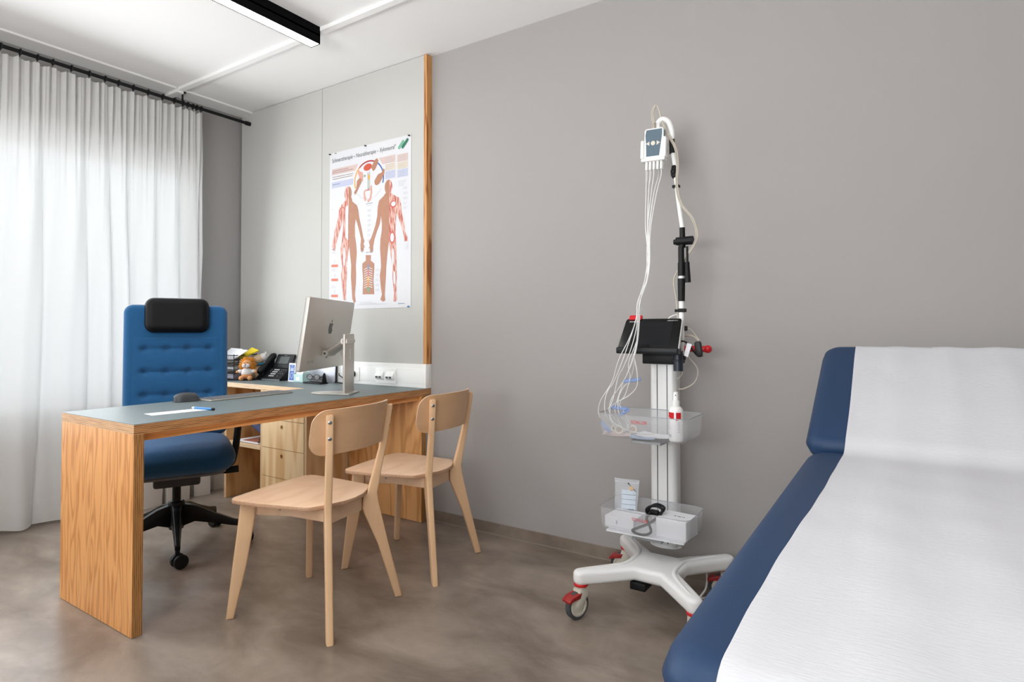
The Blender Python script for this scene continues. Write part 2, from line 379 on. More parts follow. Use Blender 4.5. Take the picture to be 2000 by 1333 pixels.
def text(name, s, T, width, mat_, parent, height=None, depth=.0002):
    """text in local XY of T, left-bottom at origin, fitted to width"""
    c = bpy.data.curves.new('t', 'FONT'); c.body = s; c.size = 1; c.extrude = 0
    o = bpy.data.objects.new('t', c); S.collection.objects.link(o)
    bpy.context.view_layer.update()
    me = bpy.data.meshes.new_from_object(o); bpy.data.objects.remove(o); bpy.data.curves.remove(c)
    xs = [v.co.x for v in me.vertices]; ys = [v.co.y for v in me.vertices]
    k = width/(max(xs)-min(xs)); kh = k if height is None else height/(max(ys)-min(ys))
    for v in me.vertices: v.co = Vector(((v.co.x-min(xs))*k, (v.co.y-(min(ys) if height else 0))*kh, 0))
    me.transform(WM[parent.name].inverted() @ T) if parent else me.transform(T)
    me.materials.clear(); me.materials.append(mat_)
    ob = bpy.data.objects.new(name, me); S.collection.objects.link(ob); ob.parent = parent
    WM[ob.name] = WM[parent.name]; return ob
def copy_thing(root, loc, rz, label):
    r = root.copy(); S.collection.objects.link(r); r.location = loc; r.rotation_euler = (0, 0, rz); r['label'] = label
    for ch in [c for c in bpy.data.objects if c.parent == root]:
        c = ch.copy(); S.collection.objects.link(c); c.parent = r
        for g in [c2 for c2 in bpy.data.objects if c2.parent == ch]:
            d = g.copy(); S.collection.objects.link(d); d.parent = c
    return r
RX = lambda a: Matrix.Rotation(a, 4, 'X')
RY = lambda a: Matrix.Rotation(a, 4, 'Y')
RZ = lambda a: Matrix.Rotation(a, 4, 'Z')
TR = lambda *a: Matrix.Translation(Vector(a))

# ================================================================== room
XW, XE, YS = -1.80, 3.9, -4.2
struct('floor', box(new(), (XW-.3, YS-.2, -.1), (XE+.2, .2, 0)), m_floor)
struct('ceiling', box(new(), (XW-.3, YS-.2, H), (XE+.2, .2, H+.1)), m_ceil)
struct('wall_back', box(new(), (XW-.3, 0, 0), (XE+.2, .2, H)), m_wall)
struct('wall_right', box(new(), (XE, YS, 0), (XE+.2, 0, H)), m_wall)
WY0, WY1, WZ0, WZ1 = -3.3, -.315, .53, 2.20
b = new()
box(b, (XW-.3, YS, 0), (XW, 0, WZ0), mi=1); box(b, (XW-.3, YS, WZ1), (XW, 0, H))
box(b, (XW-.3, WY1, WZ0), (XW, 0, WZ1)); box(b, (XW-.3, YS, WZ0), (XW, WY0, WZ1))
struct('wall_left', b, [m_wallw, m_beam])
b = new()   # wall behind the camera, with an opening for the added window
box(b, (XW-.3, YS-.2, 0), (XE+.2, YS, .7)); box(b, (XW-.3, YS-.2, 2.3), (XE+.2, YS, H))
box(b, (XW-.3, YS-.2, .7), (0.0, YS, 2.3)); box(b, (2.6, YS-.2, .7), (XE+.2, YS, 2.3))
struct('wall_front', b, m_wall)
# window: frame, mullions, glass, sill
b = new(); x0, x1 = XW-.16, XW-.10
for y in (WY0, -2.75, -1.85, WY1):
    lo = y if y == WY0 else (y-.07 if y == WY1 else y-.04); box(b, (x0, lo, WZ0), (x1, lo+.07 if y in (WY0, WY1) else y+.04, WZ1), .004, 1)
box(b, (x0, WY0, WZ0), (x1, WY1, WZ0+.07), .004, 1); box(b, (x0, WY0, WZ1-.07), (x1, WY1, WZ1), .004, 1)
w1 = struct('window_1', b, m_white)
struct('window_pane', box(new(), (XW-.135, WY0+.03, WZ0+.03), (XW-.131, WY1-.03, WZ1-.03)), m_glass, w1)
struct('window_sill', box(new(), (XW-.12, WY0, WZ0-.03), (XW+.02, WY1, WZ0), .004), m_white, w1)
b = new()
for x in (0.0, 1.26, 2.53): box(b, (x, YS-.12, .7), (x+.07, YS-.06, 2.3), .004, 1)
box(b, (0, YS-.12, .7), (2.6, YS-.06, .77), .004, 1); box(b, (0, YS-.12, 2.23), (2.6, YS-.06, 2.3), .004, 1)
w2 = struct('added_window', b, m_white)  # added window, unseen, placed to go with the rear fill light
struct('window_pane', box(new(), (.03, YS-.095, .73), (2.57, YS-.091, 2.27)), m_glass, w2)
# baseboards (coved floor vinyl) with the thin joint line
struct('baseboard_back', box(new(), (0.0, -.008, 0), (XE, 0, .0582), .001, 1), m_floor)
struct('baseboard_right', box(new(), (XE-.008, YS, 0), (XE, 0, .0582), .001, 1), m_floor)
struct('baseboard_left', box(new(), (XW, YS, 0), (XW+.012, -.042, .06), .002, 1), m_white)
m_joint = mat('floor_joint', srgb(150, 140, 130), rough=.6)
struct('trim_1', box(new(), (.0, -.0125, 0), (XE, -.008, .0022)), m_joint)
# white ceiling band along the window and the cross strips
struct('trim_2', box(new(), (XW, YS, H-.012), (-1.652, 0, H), .002, 1), m_beam)
b = new()
for y in (-.571, -2.65): box(b, (-1.652, y, H-.02), (XE, y+.036, H), .001, 1); box(b, (XW, y-.004, H-.032), (-1.652, y+.040, H), .001, 1)
struct('trim_3', b, m_beam)
# light grey wall panels, plywood end strip
struct('trim_4', box(new(), (-1.779, -.0415, 0), (-.8955, 0, H-.003), .001, 1), m_panel)
struct('trim_5', box(new(), (-.8925, -.0415, 0), (-.0195, 0, H-.003), .001, 1), m_panel)
m_strip = wood('oregon_strip', srgb(206, 150, 92), srgb(150, 90, 38), sc=(30, 14, 2.2), rings=4, off=(2, 4, 1))
struct('trim_6', box(new(), (-.0195, -.0445, .877), (.0035, 0, H-.004), .0012, 1), m_strip)
# cable trunking above the desk
b = new(); box(b, (-1.779, -.0455, .742), (-.016, 0, .8765), .002, 2)
tk = struct('trim_7', b, m_white, smooth=35); tk['kind'] = 'structure'
struct('trunking_cover', box(new(), (-1.779, -.0475, .765), (-.022, -.044, .850), .0015, 2), m_white, tk, 35)
struct('end_cap', box(new(), (-.018, -.0495, .7415), (.004, 0, .8775), .002, 2), m_white, tk, 35)

# ================================================================== ceiling lamp
t = thing('ceiling_lamp', 'long black linear ceiling lamp with a glowing white underside', 'lamp', (-.299, -1.9, H))
b = new(); X0, X1, Y0, Y1, Z0 = -.334, -.264, -3.3, -.569, 2.55
box(b, (X0, Y0, Z0), (X0+.004, Y1, H)); box(b, (X1-.004, Y0, Z0), (X1, Y1, H))
box(b, (X0, Y1-.004, Z0), (X1, Y1, H)); box(b, (X0, Y0, Z0), (X1, Y0+.004, H)); box(b, (X0, Y0, H-.05), (X1, Y1, H-.04))
mkobj('housing', b, m_lamp, t, smooth=0)
mkobj('diffuser', box(new(), (X0+.004, Y0+.004, Z0+.002), (X1-.004, Y1-.004, Z0+.006)), emit('lamp_diffuser', (1, .97, .93, 1), 22), t, smooth=0)
t = thing('ceiling_lamp', 'added black linear ceiling lamp, out of view above the examination couch', 'lamp', (1.9, -2.6, H))  # added lamp, unseen, lights the couch
b = new(); X0, X1, Y0, Y1 = 1.865, 1.935, -3.9, -1.7
box(b, (X0, Y0, Z0), (X0+.004, Y1, H)); box(b, (X1-.004, Y0, Z0), (X1, Y1, H))
box(b, (X0, Y1-.004, Z0), (X1, Y1, H)); box(b, (X0, Y0, Z0), (X1, Y0+.004, H)); box(b, (X0, Y0, H-.05), (X1, Y1, H-.04))
mkobj('housing', b, m_lamp, t, smooth=0)
mkobj('diffuser', box(new(), (X0+.004, Y0+.004, Z0+.002), (X1-.004, Y1-.004, Z0+.006)), bpy.data.materials['lamp_diffuser'], t, smooth=0)

# ================================================================== curtain and rod
rod_x, rod_z = -1.679, 2.556
t = thing('curtain_rod', 'thin black metal curtain rod running below the ceiling to the panel wall', 'curtain rod', (rod_x, -1.8, rod_z))
mkobj('rod', cyl(new(), (rod_x, -3.6, rod_z), (rod_x, -.06, rod_z), .0105, seg=14), m_black, t)
mkobj('end_cap', cyl(new(), (rod_x, -.078, rod_z), (rod_x, -.042, rod_z), .0145, seg=16), m_black, t)
for y in (-3.5, -2.0, -.525):
    b = new(); cyl(b, (rod_x, y, rod_z), (rod_x, y, H-.01), .006, seg=10); lathe(b, [(.02, 0), (.02, .004)], TR(rod_x, y, H-.0165))
    mkobj('bracket', b, m_black, t)
rings = [-.400, -.430, -.455, -.490, -.52, -.576, -.649, -.736, -.822, -.904, -.976, -1.058, -1.147, -1.235, -1.305, -1.382, -1.464]
while rings[-1] > -3.4: rings.append(rings[-1]-random.uniform(.075, .09))
t = thing('curtain', 'floor-length sheer white curtain gathered in folds before the bright window', 'curtain', (rod_x, -1.9, 0))
rnd = random.Random(3)
folds = []; y = -.372
while y > -3.55:
    w = rnd.uniform(.10, .22); folds.append((y, w, rnd.uniform(.5, 1))); y -= w
def fold_low(y):   # soft broad folds: sharp steps between flat faces
    for (a, w, k) in folds:
        if a >= y > a-w:
            s = (a-y)/w; return k*(math.sin(s*PI)**.55*.062-.034)+.012*math.sin(s*2*PI)
    return 0
def fold_top(y):
    return .010*math.sin(y*2*PI/.041+1.5*math.sin(y*7))+.006*math.sin(y*2*PI/.024)
def cx(y, z):
    k = max(0, min(1, (2.50-z)/.75)); k = k*k*(3-2*k)
    return -1.705+fold_top(y)*(1-k)*1.0+k*(fold_low(y+.02*math.sin(z*1.7+y*3))+.006*math.sin(y*60+2*math.sin(z*2)))
b = new(); ny, zs = 1500, [2.530, 2.515, 2.49, 2.46, 2.425, 2.38, 2.33, 2.27, 2.2, 2.1, 1.98, 1.8, 1.6, 1.4, 1.2, 1.0, .8, .6, .4, .25, .153, .08, .022]
g = []
for z in zs:
    row = []
    for i in range(ny+1):
        y = -.372-(3.55-.372)*i/ny
        dz = 0
        if z > 2.50:   # heading sags between the rings
            for a, c in zip(rings, rings[1:]):
                if a >= y > c: dz = -.014*math.sin((a-y)/(a-c)*PI)
            dz += .010
        if z < .1: dz = .010*math.sin(y*11)+(.006*math.sin(y*29))
        row.append(b.verts.new((cx(y, z), y+(.004*math.sin(z*9) if i == 0 else 0), z+dz)))
    g.append(row)
for j in range(len(zs)-1):
    for i in range(ny): b.faces.new((g[j][i], g[j][i+1], g[j+1][i+1], g[j+1][i]))
mkobj('cloth', b, m_curtain, t, smooth=180)
rg = None
for y in rings:
    b = new(); n_ = 20
    tube(b, [(0, .003*math.sin(a*2), 0) if False else (.0155*math.sin(2*PI*a/n_), 0, .0155*math.cos(2*PI*a/n_)) for a in range(n_)], .0035, seg=6, closed=True)
    cyl(b, (0, 0, -.013), (-.012, 0, -.022), .002, seg=6)
    if rg is None:
        rg = mkobj('ring', b, m_black, t, local=True); r = rg
    else:
        b.free(); r = rg.copy(); S.collection.objects.link(r)
    r.location = (0, y+1.9, rod_z-.001)

# ================================================================== L-shaped desk
ZD = .74; XL, YE = -.5887, -1.5648
t = thing('desk', 'plywood desk with grey-green linoleum top standing out from the wall', 'desk', (XL/2, YE/2, 0))
b = new(); box(b, (XL, YE, ZD-.036), (0, -.001, ZD-.0022))
for f in b.faces:
    n = f.normal
    f.material_index = 1 if abs(n.x) > .9 else (2 if abs(n.y) > .9 else 0)
mkobj('tabletop', b, [m_woody, m_edgeH, m_edgeHx], t, smooth=0)
mkobj('desk_surface', box(new(), (XL, YE, ZD-.0022), (0, -.001, ZD)), m_desk, t, smooth=0)
def upright(y0, y1, x0=XL, x1=0):
    b = new(); box(b, (x0, y0, .002), (x1, y1, ZD-.0362))
    for f in b.faces:
        if abs(f.normal.x) > .9: f.material_index = 1
    return b
mkobj('side_panel', upright(YE+.0005, YE+.0345), [m_woodv, m_edgeV], t, smooth=0)
mkobj('side_panel', upright(-.078, -.0425, XL+.003, -.0005), [m_woodw, m_edgeV], t, smooth=0)
mkobj('apron', box(new(), (-.05, YE+.035, .676), (-.020, -.079, ZD-.0362)), m_woody, t, smooth=0)

t = thing('return_desk', 'lighter plywood side desk along the wall holding phone and letter trays', 'desk', (-1.2, -.2, 0))
b = new(); box(b, (-1.665, -.385, .709), (XL-.0012, -.0425, ZD-.0022))
for f in b.faces:
    if abs(f.normal.y) > .9 or abs(f.normal.x) > .9: f.material_index = 1
mkobj('tabletop', b, [m_woodl, m_edgeL], t, smooth=0)
mkobj('desk_surface', box(new(), (-1.665, -.385, ZD-.0022), (XL-.0012, -.0425, ZD)), m_desk, t, smooth=0)
b = new(); box(b, (-1.403, -.383, .001), (-1.381, -.06, .7085))
for f in b.faces:
    if abs(f.normal.y) > .9: f.material_index = 1
mkobj('side_panel', b, [m_woodn, m_edgeLV], t, smooth=0)
mkobj('shelf', box(new(), (-1.3808, -.384, .343), (-1.0262, -.0602, .365)), m_edgeL, t, smooth=0)
mkobj('back_panel', box(new(), (-1.403, -.0598, .001), (-.594, -.0440, .7085)), m_woodn, t, smooth=0)
t = thing('drawer_cabinet', 'light pine plywood cabinet with four round-holed drawers under the side desk', 'cabinet', (-.81, -.22, 0))
b = new()
box(b, (-1.0245, -.382, .001), (-1.006, -.0602, .7085)); box(b, (-.6130, -.382, .001), (-.594, -.0602, .7085))
box(b, (-1.006, -.36, .001), (-.6130, -.0602, .016)); box(b, (-1.006, -.36, .690), (-.6130, -.0602, .7085)); box(b, (-1.006, -.075, .016), (-.6130, -.0602, .69))
for f in b.faces:
    if f.normal.y < -.9: f.material_index = 1
mkobj('body', b, [m_woodl, m_edgeLV], t, smooth=0)
def holed_plate(x0, x1, z0, z1, hx, hz, r, y0, y1, n=32):
    b = new(); out, inn = [], []
    for i in range(n):
        a = 2*PI*(i+.5)/n; c, s = math.cos(a), math.sin(a)
        k = min(((x1-hx)/c if c > 0 else (x0-hx)/c) if abs(c) > 1e-6 else 9, ((z1-hz)/s if s > 0 else (z0-hz)/s) if abs(s) > 1e-6 else 9)
        out.append([hx+c*k, hz+s*k]); inn.append((hx+c*r, hz+s*r))
    for cx_, cz_ in ((x0, z0), (x1, z0), (x0, z1), (x1, z1)):
        j = min(range(n), key=lambda i: (out[i][0]-cx_)**2+(out[i][1]-cz_)**2); out[j] = [cx_, cz_]
    V = {}
    for nm_, P in (('o', out), ('i', inn)):
        for s, y in ((0, y0), (1, y1)): V[nm_, s] = [b.verts.new((p[0], y, p[1])) for p in P]
    for i in range(n):
        j = (i+1) % n
        b.faces.new((V['o', 0][i], V['o', 0][j], V['i', 0][j], V['i', 0][i])); b.faces.new((V['o', 1][i], V['i', 1][i], V['i', 1][j], V['o', 1][j]))
        b.faces.new((V['o', 0][i], V['o', 1][i], V['o', 1][j], V['o', 0][j])); b.faces.new((V['i', 0][i], V['i', 0][j], V['i', 1][j], V['i', 1][i]))
    return b
for z0, z1 in ((.5385, .7065), (.3685, .5355), (.1985, .3655), (.018, .1955)):
    b = holed_plate(-1.0035, -.6155, z0, z1, -.817, z1-.0385, .0125, -.384, -.366)
    d = mkobj('drawer', b, m_woodl, t, smooth=0)
    bb = new(); box(bb, (-1.000, -.3655, z0+.01), (-.990, -.09, z1-.03)); box(bb, (-.629, -.3655, z0+.01), (-.619, -.09, z1-.03)); box(bb, (-.99, -.3655, z0+.01), (-.629, -.09, z0+.018)); box(bb, (-.99, -.1, z0+.018), (-.629, -.09, z1-.03))
    mkobj('drawer_box', bb, m_woodn, d, smooth=0)

# ================================================================== visitor chairs
def chair_local(name, label, loc, rz, group):
    t = thing(name, label, 'chair', loc, rz, group)
    K = dict(local=True)
    SZ = .440
    def arc(cx, cy, r, a0, a1, k=7): return [(cx+r*math.cos(a0+(a1-a0)*i/k), cy+r*math.sin(a0+(a1-a0)*i/k)) for i in range(k+1)]
    P = arc(-.202, -.168, .045, -PI/2-.12, -PI-.05, 7)+[(-.252, -.08), (-.254, 0), (-.252, .08)]+arc(-.202, .168, .045, PI+.05, PI/2+.12, 7)
    P += [(-.10, .208), (.0, .193)]+arc(.085, .140, .040, PI/2-.1, .62, 6)+[(.150, .105), (.170, .055), (.177, 0), (.170, -.055), (.150, -.105)]
    P += arc(.085, -.140, .040, -.62, -PI/2+.1, 6)+[(.0, -.193), (-.10, -.208)]
    b = prism(new(), P, .016, TR(0, 0, SZ-.016), bev=.004)
    for f in b.faces:
        if abs(f.normal.z) < .5: f.material_index = 1
    mkobj('seat', b, [m_beech, m_beeche], t, **K)
    d_ = .7071
    def board(prof, P0, sx, sy, th_=.026, bev=.006):
        """flat tapering board standing on the diagonal through the chair corner"""
        U = Vector((sx*d_, sy*d_, 0)); F = frame((P0[0]*sx, P0[1]*sy, 0), U, (0, 0, 1))
        b = prism(new(), prof, th_, F @ TR(0, 0, -th_/2), bev=bev, seg=3); return b
    rearp = [(0, 0), (-.029, 0), (-.098, .22), (-.150, .340), (-.158, .365), (-.158, .4235), (-.142, .4235), (-.119, .505), (-.095, .60), (-.070, .755), (-.070, .772), (-.043, .772), (-.043, .755), (-.064, .62), (-.086, .51), (-.101, .425), (-.097, .39), (-.057, .22)]
    frontp = [(0, 0), (-.027, 0), (-.069, .19), (-.095, .352), (-.098, .380), (-.098, .4235), (-.046, .4235), (-.036, .33), (-.020, .19)]
    for s in (-1, 1): mkobj('leg', board(rearp, (.2435, .2135), 1, s), m_beechv, t, **K)
    for s in (-1, 1): mkobj('leg', board(frontp, (.240, .215), -1, s), m_beechv, t, **K)
    for s in (-1, 1):
        A, B = Vector((-.170, s*.137, 0)), Vector((.128, s*.103, 0)); dd = (B-A); F = frame(A, dd, (0, 0, 1))
        b = prism(new(), [(.0, .372), (dd.length*.5, .380), (dd.length, .372), (dd.length, .4235), (0, .4235)], .018, F @ TR(0, 0, -.009), bev=.002)
        r = mkobj('side_rail', b, m_beech, t, **K)
        b = new(); lathe(b, [(.0055, 0), (.0055, .0015), (.003, .0028)], TR(-.06, s*.1345, .405) @ RX(-s*PI/2), seg=12); mkobj('screw', b, m_chrome, r, **K)
    mkobj('rear_rail', box(new(), (.118, -.094, .360), (.136, .094, .4235), .003), m_beech, t, **K)
    mkobj('front_rail', box(new(), (-.178, -.128, .380), (-.160, .128, .4235), .003), m_beech, t, **K)
    # backrest: bent plywood, bowed backwards in the middle
    b = new(); nu, nv = 40, 12; G = {}; RB, hw, hh, cr_ = .32, .238, .081, .055
    def bp(u, v, off):
        x, y = u*hw, v*hh; cx_, cy_ = hw-cr_, hh-cr_
        if abs(x) > cx_ and abs(y) > cy_:
            a, c = (abs(x)-cx_)/cr_, (abs(y)-cy_)/cr_
            a, c = a*math.sqrt(1-c*c/2), c*math.sqrt(1-a*a/2)
            x = math.copysign(cx_+a*cr_, x); y = math.copysign(cy_+c*cr_, y)
        th_ = x/RB; R_ = RB+off
        return (.2385-RB+R_*math.cos(th_)+.15*y, R_*math.sin(th_), .712+y-.006*(1-math.cos(th_*2)))
    for q, off in ((0, 0), (1, -.010)):
        for j in range(nv+1):
            for i in range(nu+1): G[q, i, j] = b.verts.new(bp(i/nu*2-1, j/nv*2-1, off))
    for q in (0, 1):
        for j in range(nv):
            for i in range(nu): b.faces.new((G[q, i, j], G[q, i+1, j], G[q, i+1, j+1], G[q, i, j+1]))
    rim = [(i, 0) for i in range(nu)]+[(nu, j) for j in range(nv)]+[(i, nv) for i in range(nu, 0, -1)]+[(0, j) for j in range(nv, 0, -1)]
    for a, c in zip(rim, rim[1:]+rim[:1]):
        f = b.faces.new((G[(0,)+a], G[(0,)+c], G[(1,)+c], G[(1,)+a])); f.material_index = 1
    mkobj('backrest', b, [m_beechb, m_beech], t, **K)
    for s in (-1, 1):
        for z, pr in ((.690, -.0545), (.748, -.0455)):
            b = new(); lathe(b, [(.0078, -.002), (.0078, .001), (.005, .003), (.001, .0032)], TR(.2435+pr*d_, s*(.2135+pr*d_), z) @ RZ(s*PI/4) @ RY(PI/2-.12), seg=16)
            mkobj('screw', b, m_chrome, t, **K)
    return t
c1 = chair_local('wooden_chair', 'light beech visitor chair nearest the camera, in front of the desk', (.336, -1.05, 0), math.radians(9.5), 'beech visitor chairs')
copy_thing(c1, (.326, -.498, 0), math.radians(10.1), 'light beech visitor chair further back, closest to the grey wall')

# ================================================================== office chair
OC = Vector((-.775, -1.01, 0)); face = math.atan2(-1.579, 3.015)+math.radians(1)
t = thing('office_chair', 'blue upholstered swivel office chair with black headrest behind the desk', 'chair', OC, face)
# local: +x = forward, y = left of the sitter
K = dict(local=True)
def tuft(x, y):
    d = 0
    for j, zz in enumerate((.115, -.005, -.125)):
        k = math.exp(-((y-zz)/.012)**2)*math.exp(-(max(0, abs(x)-.150)/.02)**2)
        d -= .006*k
        for i in range(4):
            xx = (-.150+.10*i)
            d -= .013*math.exp(-(((x-xx)/.018)**2+((y-zz)/.016)**2))
            
    if abs(x) < .2 and -.19 < y < .17: d += .006*abs(math.sin((y-.115)/.12*PI))*(math.cos(min(1, abs(x)/.2)*PI/2)**.4)
    return d
Tb = frame((-.235, 0, .855), (0, 1, 0), (-.10, 0, 1))
b = cushion(new(), .485, .70, .062, .045, .03, Tb @ TR(0, 0, 0), tuft, 120, 150)
bk_ = mkobj('backrest', b, m_fabric, t, **K)
Th = frame((-.222, 0, 1.148), (0, 1, 0), (-.10, 0, 1))
b = cushion(new(), .300, .185, .070, .045, .036, Th, None, 40, 30)
hd = mkobj('headrest', b, m_leather, t, **K)
# seat cushion: waterfall front
def sdisp(x, y): return -.05*max(0, (y-.10)/.17)**2+.008*math.cos(x*6)
Ts = frame((.035, 0, .462), (0, 1, 0), (1, 0, 0)) 
Ts = Matrix(((0, 1, 0, .035), (1, 0, 0, 0), (0, 0, 1, .455), (0, 0, 0, 1)))
b = cushion(new(), .50, .50, .132, .12, .060, Ts, sdisp, 60, 60, back=lambda x, y: .012*max(0, (y-.1)/.17)**2)
mkobj('seat', b, m_fabric, t, **K)
mkobj('seat_pan', prism(new(), rrect(.42, .42, .08), .014, TR(.0, 0, .374), bev=.005), m_grey, t, **K)
b = new(); box(b, (-.13, -.10, .315), (.11, .10, .3735), .012); 
mkobj('mechanism', b, m_dgrey, t, **K)
b = new(); tube(b, [(.03, .08, .352), (.04, .18, .356), (.045, .215, .358), (.05, .275, .362)], [.009, .009, .016, .018], seg=10, flat=.7); mkobj('lever', b, m_black, t, **K)
b = new(); tube(b, [(.03, -.08, .352), (.04, -.20, .356), (.05, -.27, .362)], [.009, .009, .014], seg=10, flat=.7); mkobj('lever', b, m_black, t, **K)
b = new(); tube(b, [(-.12, 0, .37), (-.25, 0, .40), (-.30, 0, .55), (-.30, 0, .72)], .022, seg=10, n=6, flat=1.8); mkobj('back_support', b, m_black, t, **K)
for s in (-1, 1):
    b = new(); tube(b, [(-.05, s*.12, .362), (-.05, s*.23, .366), (-.05, s*.264, .42), (-.04, s*.285, .62)], .0175, seg=10, n=6); 
    a = mkobj('armrest', b, m_black, t, **K)
    mkobj('arm_pad', prism(new(), rrect(.22, .075, .03), .02, TR(-.04, s*.285, .62), bev=.006), m_black, a, **K)
b = new(); cyl(b, (0, 0, .20), (0, 0, .325), .019); mkobj('gas_lift', b, m_black, t, **K)
b = new(); lathe(b, [(.032, .09), (.040, .12), (.042, .20), (.036, .222), (.028, .228)])
mkobj('hub', b, m_blackp, t, **K)
for i in range(5):
    a = math.radians(-26.6+72*i)-face
    d = Vector((math.cos(a), math.sin(a), 0)); s = Vector((-d.y, d.x, 0))
    b = new(); prev = None
    for (q, z0, z1, w) in ((.02, .10, .215, .030), (.09, .125, .198, .024), (.18, .108, .155, .018), (.26, .090, .122, .014), (.322, .080, .105, .012)):
        ring = [b.verts.new(d*q+s*w*.7+Vector((0, 0, z1))), b.verts.new(d*q-s*w*.7+Vector((0, 0, z1))), b.verts.new(d*q-s*w+Vector((0, 0, z0))), b.verts.new(d*q+s*w+Vector((0, 0, z0)))]
        if prev:
            for k in range(4): b.faces.new((prev[k], prev[(k+1) % 4], ring[(k+1) % 4], ring[k]))
        else: b.faces.new(ring[::-1])
        prev = ring
    b.faces.new(prev)
    bmesh.ops.bevel(b, geom=b.edges[:], offset=.004, segments=2, profile=.5, affect='EDGES')
    mkobj('base_arm', b, m_blackp, t, smooth=60, **K)
    rot = [-1.2, 2.2, 1.2, 4.0, 5.2][i]
    e = d*.318; R = TR(e.x, e.y, 0) @ RZ(rot+a)
    b = new(); cyl(b, e+Vector((0, 0, .055)), e+Vector((0, 0, .085)), .010)
    prism(b, [(-.030, .030), (.024, .030), (.030, .045), (.012, .064), (-.014, .064), (-.030, .050)], .012, R @ frame((0, .006, 0), (1, 0, 0), (0, 0, 1)), bev=.002)
    ct = mkobj('castor', b, m_black, t, **K)
    for q in (-1, 1):
        w = new(); lathe(w, [(.016, -.010), (.028, -.010), (.0315, -.006), (.0315, .006), (.028, .010), (.016, .011), (.012, .009)], R @ TR(-.008, q*.0175, .0315) @ RX(PI/2), seg=28)
        mkobj('wheel', w, m_black, ct, **K)

# ================================================================== poster
PX0, PZ0, PW, PH, PYp = -.815, 1.20, .70, 1.0, -.0430
def pp(u, v, lift=.0004): return (PX0+u/1000, PYp-.0008-lift, PZ0+v/1000)
t = thing('poster', 'large white anatomical wall chart with two standing figures, pinned to the grey panel', 'poster', (PX0+PW/2, PYp, PZ0))
b = new(); g = []
for j in range(21):
    row = []
    for i in range(15):
        u, v = i/14, j/20; row.append(b.verts.new((PX0+u*PW, PYp-.0004-.0012*max(0, (v-.93))*(1-abs(u*2-1))*8, PZ0+v*PH)))
    g.append(row)
for j in range(20):
    for i in range(14): b.faces.new((g[j][i], g[j][i+1], g[j+1][i+1], g[j+1][i]))
r = bmesh.ops.extrude_face_region(b, geom=b.faces[:])
for v in [q for q in r['geom'] if isinstance(q, bmesh.types.BMVert)]: v.co.y += .0003
mkobj('sheet', b, m_poster, t, smooth=0)
FRp = [(147,681),(112,658),(88,630),(81,582),(63,535),(46,492),(37,449),(27,416),(64,410),(75,446),(95,493),(117,539),(125,577),(128,528),(123,480),(118,442),(104,385),(110,317),(122,268),(111,220),(117,152),(129,94),(130,60),(154,55),(157,93),(159,160),(167,217),(161,275),(172,332),(184,389),(194,330),(203,273),(201,196),(209,120),(215,62),(228,38),(245,43),(237,90),(245,156),(247,213),(244,270),(252,345),(246,403),(235,451),(234,518),(242,555),(259,516),(277,467),(289,428),(284,386),(300,375),(319,411),(308,436),(293,493),(272,562),(264,610),(251,640),(210,669),(203,694),(150,700)]
BKp = [(497,685),(481,669),(443,646),(431,610),(428,555),(412,501),(392,456),(373,421),(357,408),(367,375),(393,371),(406,418),(425,462),(450,506),(459,551),(467,505),(465,459),(455,414),(452,359),(458,294),(461,248),(451,193),(459,129),(469,82),(456,51),(478,38),(497,45),(492,82),(497,136),(501,191),(504,245),(511,309),(523,390),(533,343),(544,288),(556,233),(554,179),(562,124),(567,79),(562,39),(578,36),(594,51),(587,78),(586,132),(591,186),(586,240),(588,303),(583,376),(578,448),(580,502),(585,556),(595,537),(613,499),(629,462),(644,416),(651,375),(674,373),(674,404),(653,442),(646,487),(629,551),(621,606),(606,644),(557,668),(544,679)]
TOp = [(330,326),(376,323),(374,290),(404,270),(404,242),(397,168),(405,85),(305,88),(309,172),(301,248),(301,276),(333,293)]
def flat(b, pts, lift, mi=0):
    vs = [b.verts.new(pp(u, v, lift)) for u, v in pts]
    for tri in tessellate_polygon([[Vector((u, v, 0)) for u, v in pts]]):
        f = b.faces.new([vs[i] for i in tri]); f.material_index = mi
def ell(cu, cv, ru, rv, n=24, a0=0, rot=0):
    return [(cu+ru*math.cos(2*PI*i/n)*math.cos(rot)-rv*math.sin(2*PI*i/n)*math.sin(rot), cv+ru*math.cos(2*PI*i/n)*math.sin(rot)+rv*math.sin(2*PI*i/n)*math.cos(rot)) for i in range(n)]
def clip(pts, u0, left=True):
    out = []
    for a, c in zip(pts, pts[1:]+pts[:1]):
        ia, ic = (a[0] < u0) == left, (c[0] < u0) == left
        if ia: out.append(a)
        if ia != ic: k = (u0-a[0])/(c[0]-a[0]); out.append((u0, a[1]+k*(c[1]-a[1])))
    return out
def figure(P, head, mid, left, name, extra=()):
    b = new(); hp = ell(*head)
    flat(b, P, .0003, 0); flat(b, hp, .00045, 0)
    bmesh.ops.triangulate(b, faces=b.faces[:])
    bmesh.ops.bisect_plane(b, geom=b.verts[:]+b.edges[:]+b.faces[:], plane_co=(PX0+mid/1000, 0, 0), plane_no=(1, 0, 0))
    for f in b.faces:
        if (f.calc_center_median().x < PX0+mid/1000) == left: f.material_index = 1
    for k, q in enumerate(extra): flat(b, q[0], .0006+.00015*k, q[1])
    bmesh.ops.triangulate(b, faces=[f for f in b.faces if len(f.verts) > 3])
    for f in b.faces:
        if f.normal.y > 0: f.normal_flip()
    return mkobj(name, b, [m_skin, m_muscle, m_poster, m_brick, m_skin2], t, smooth=0)
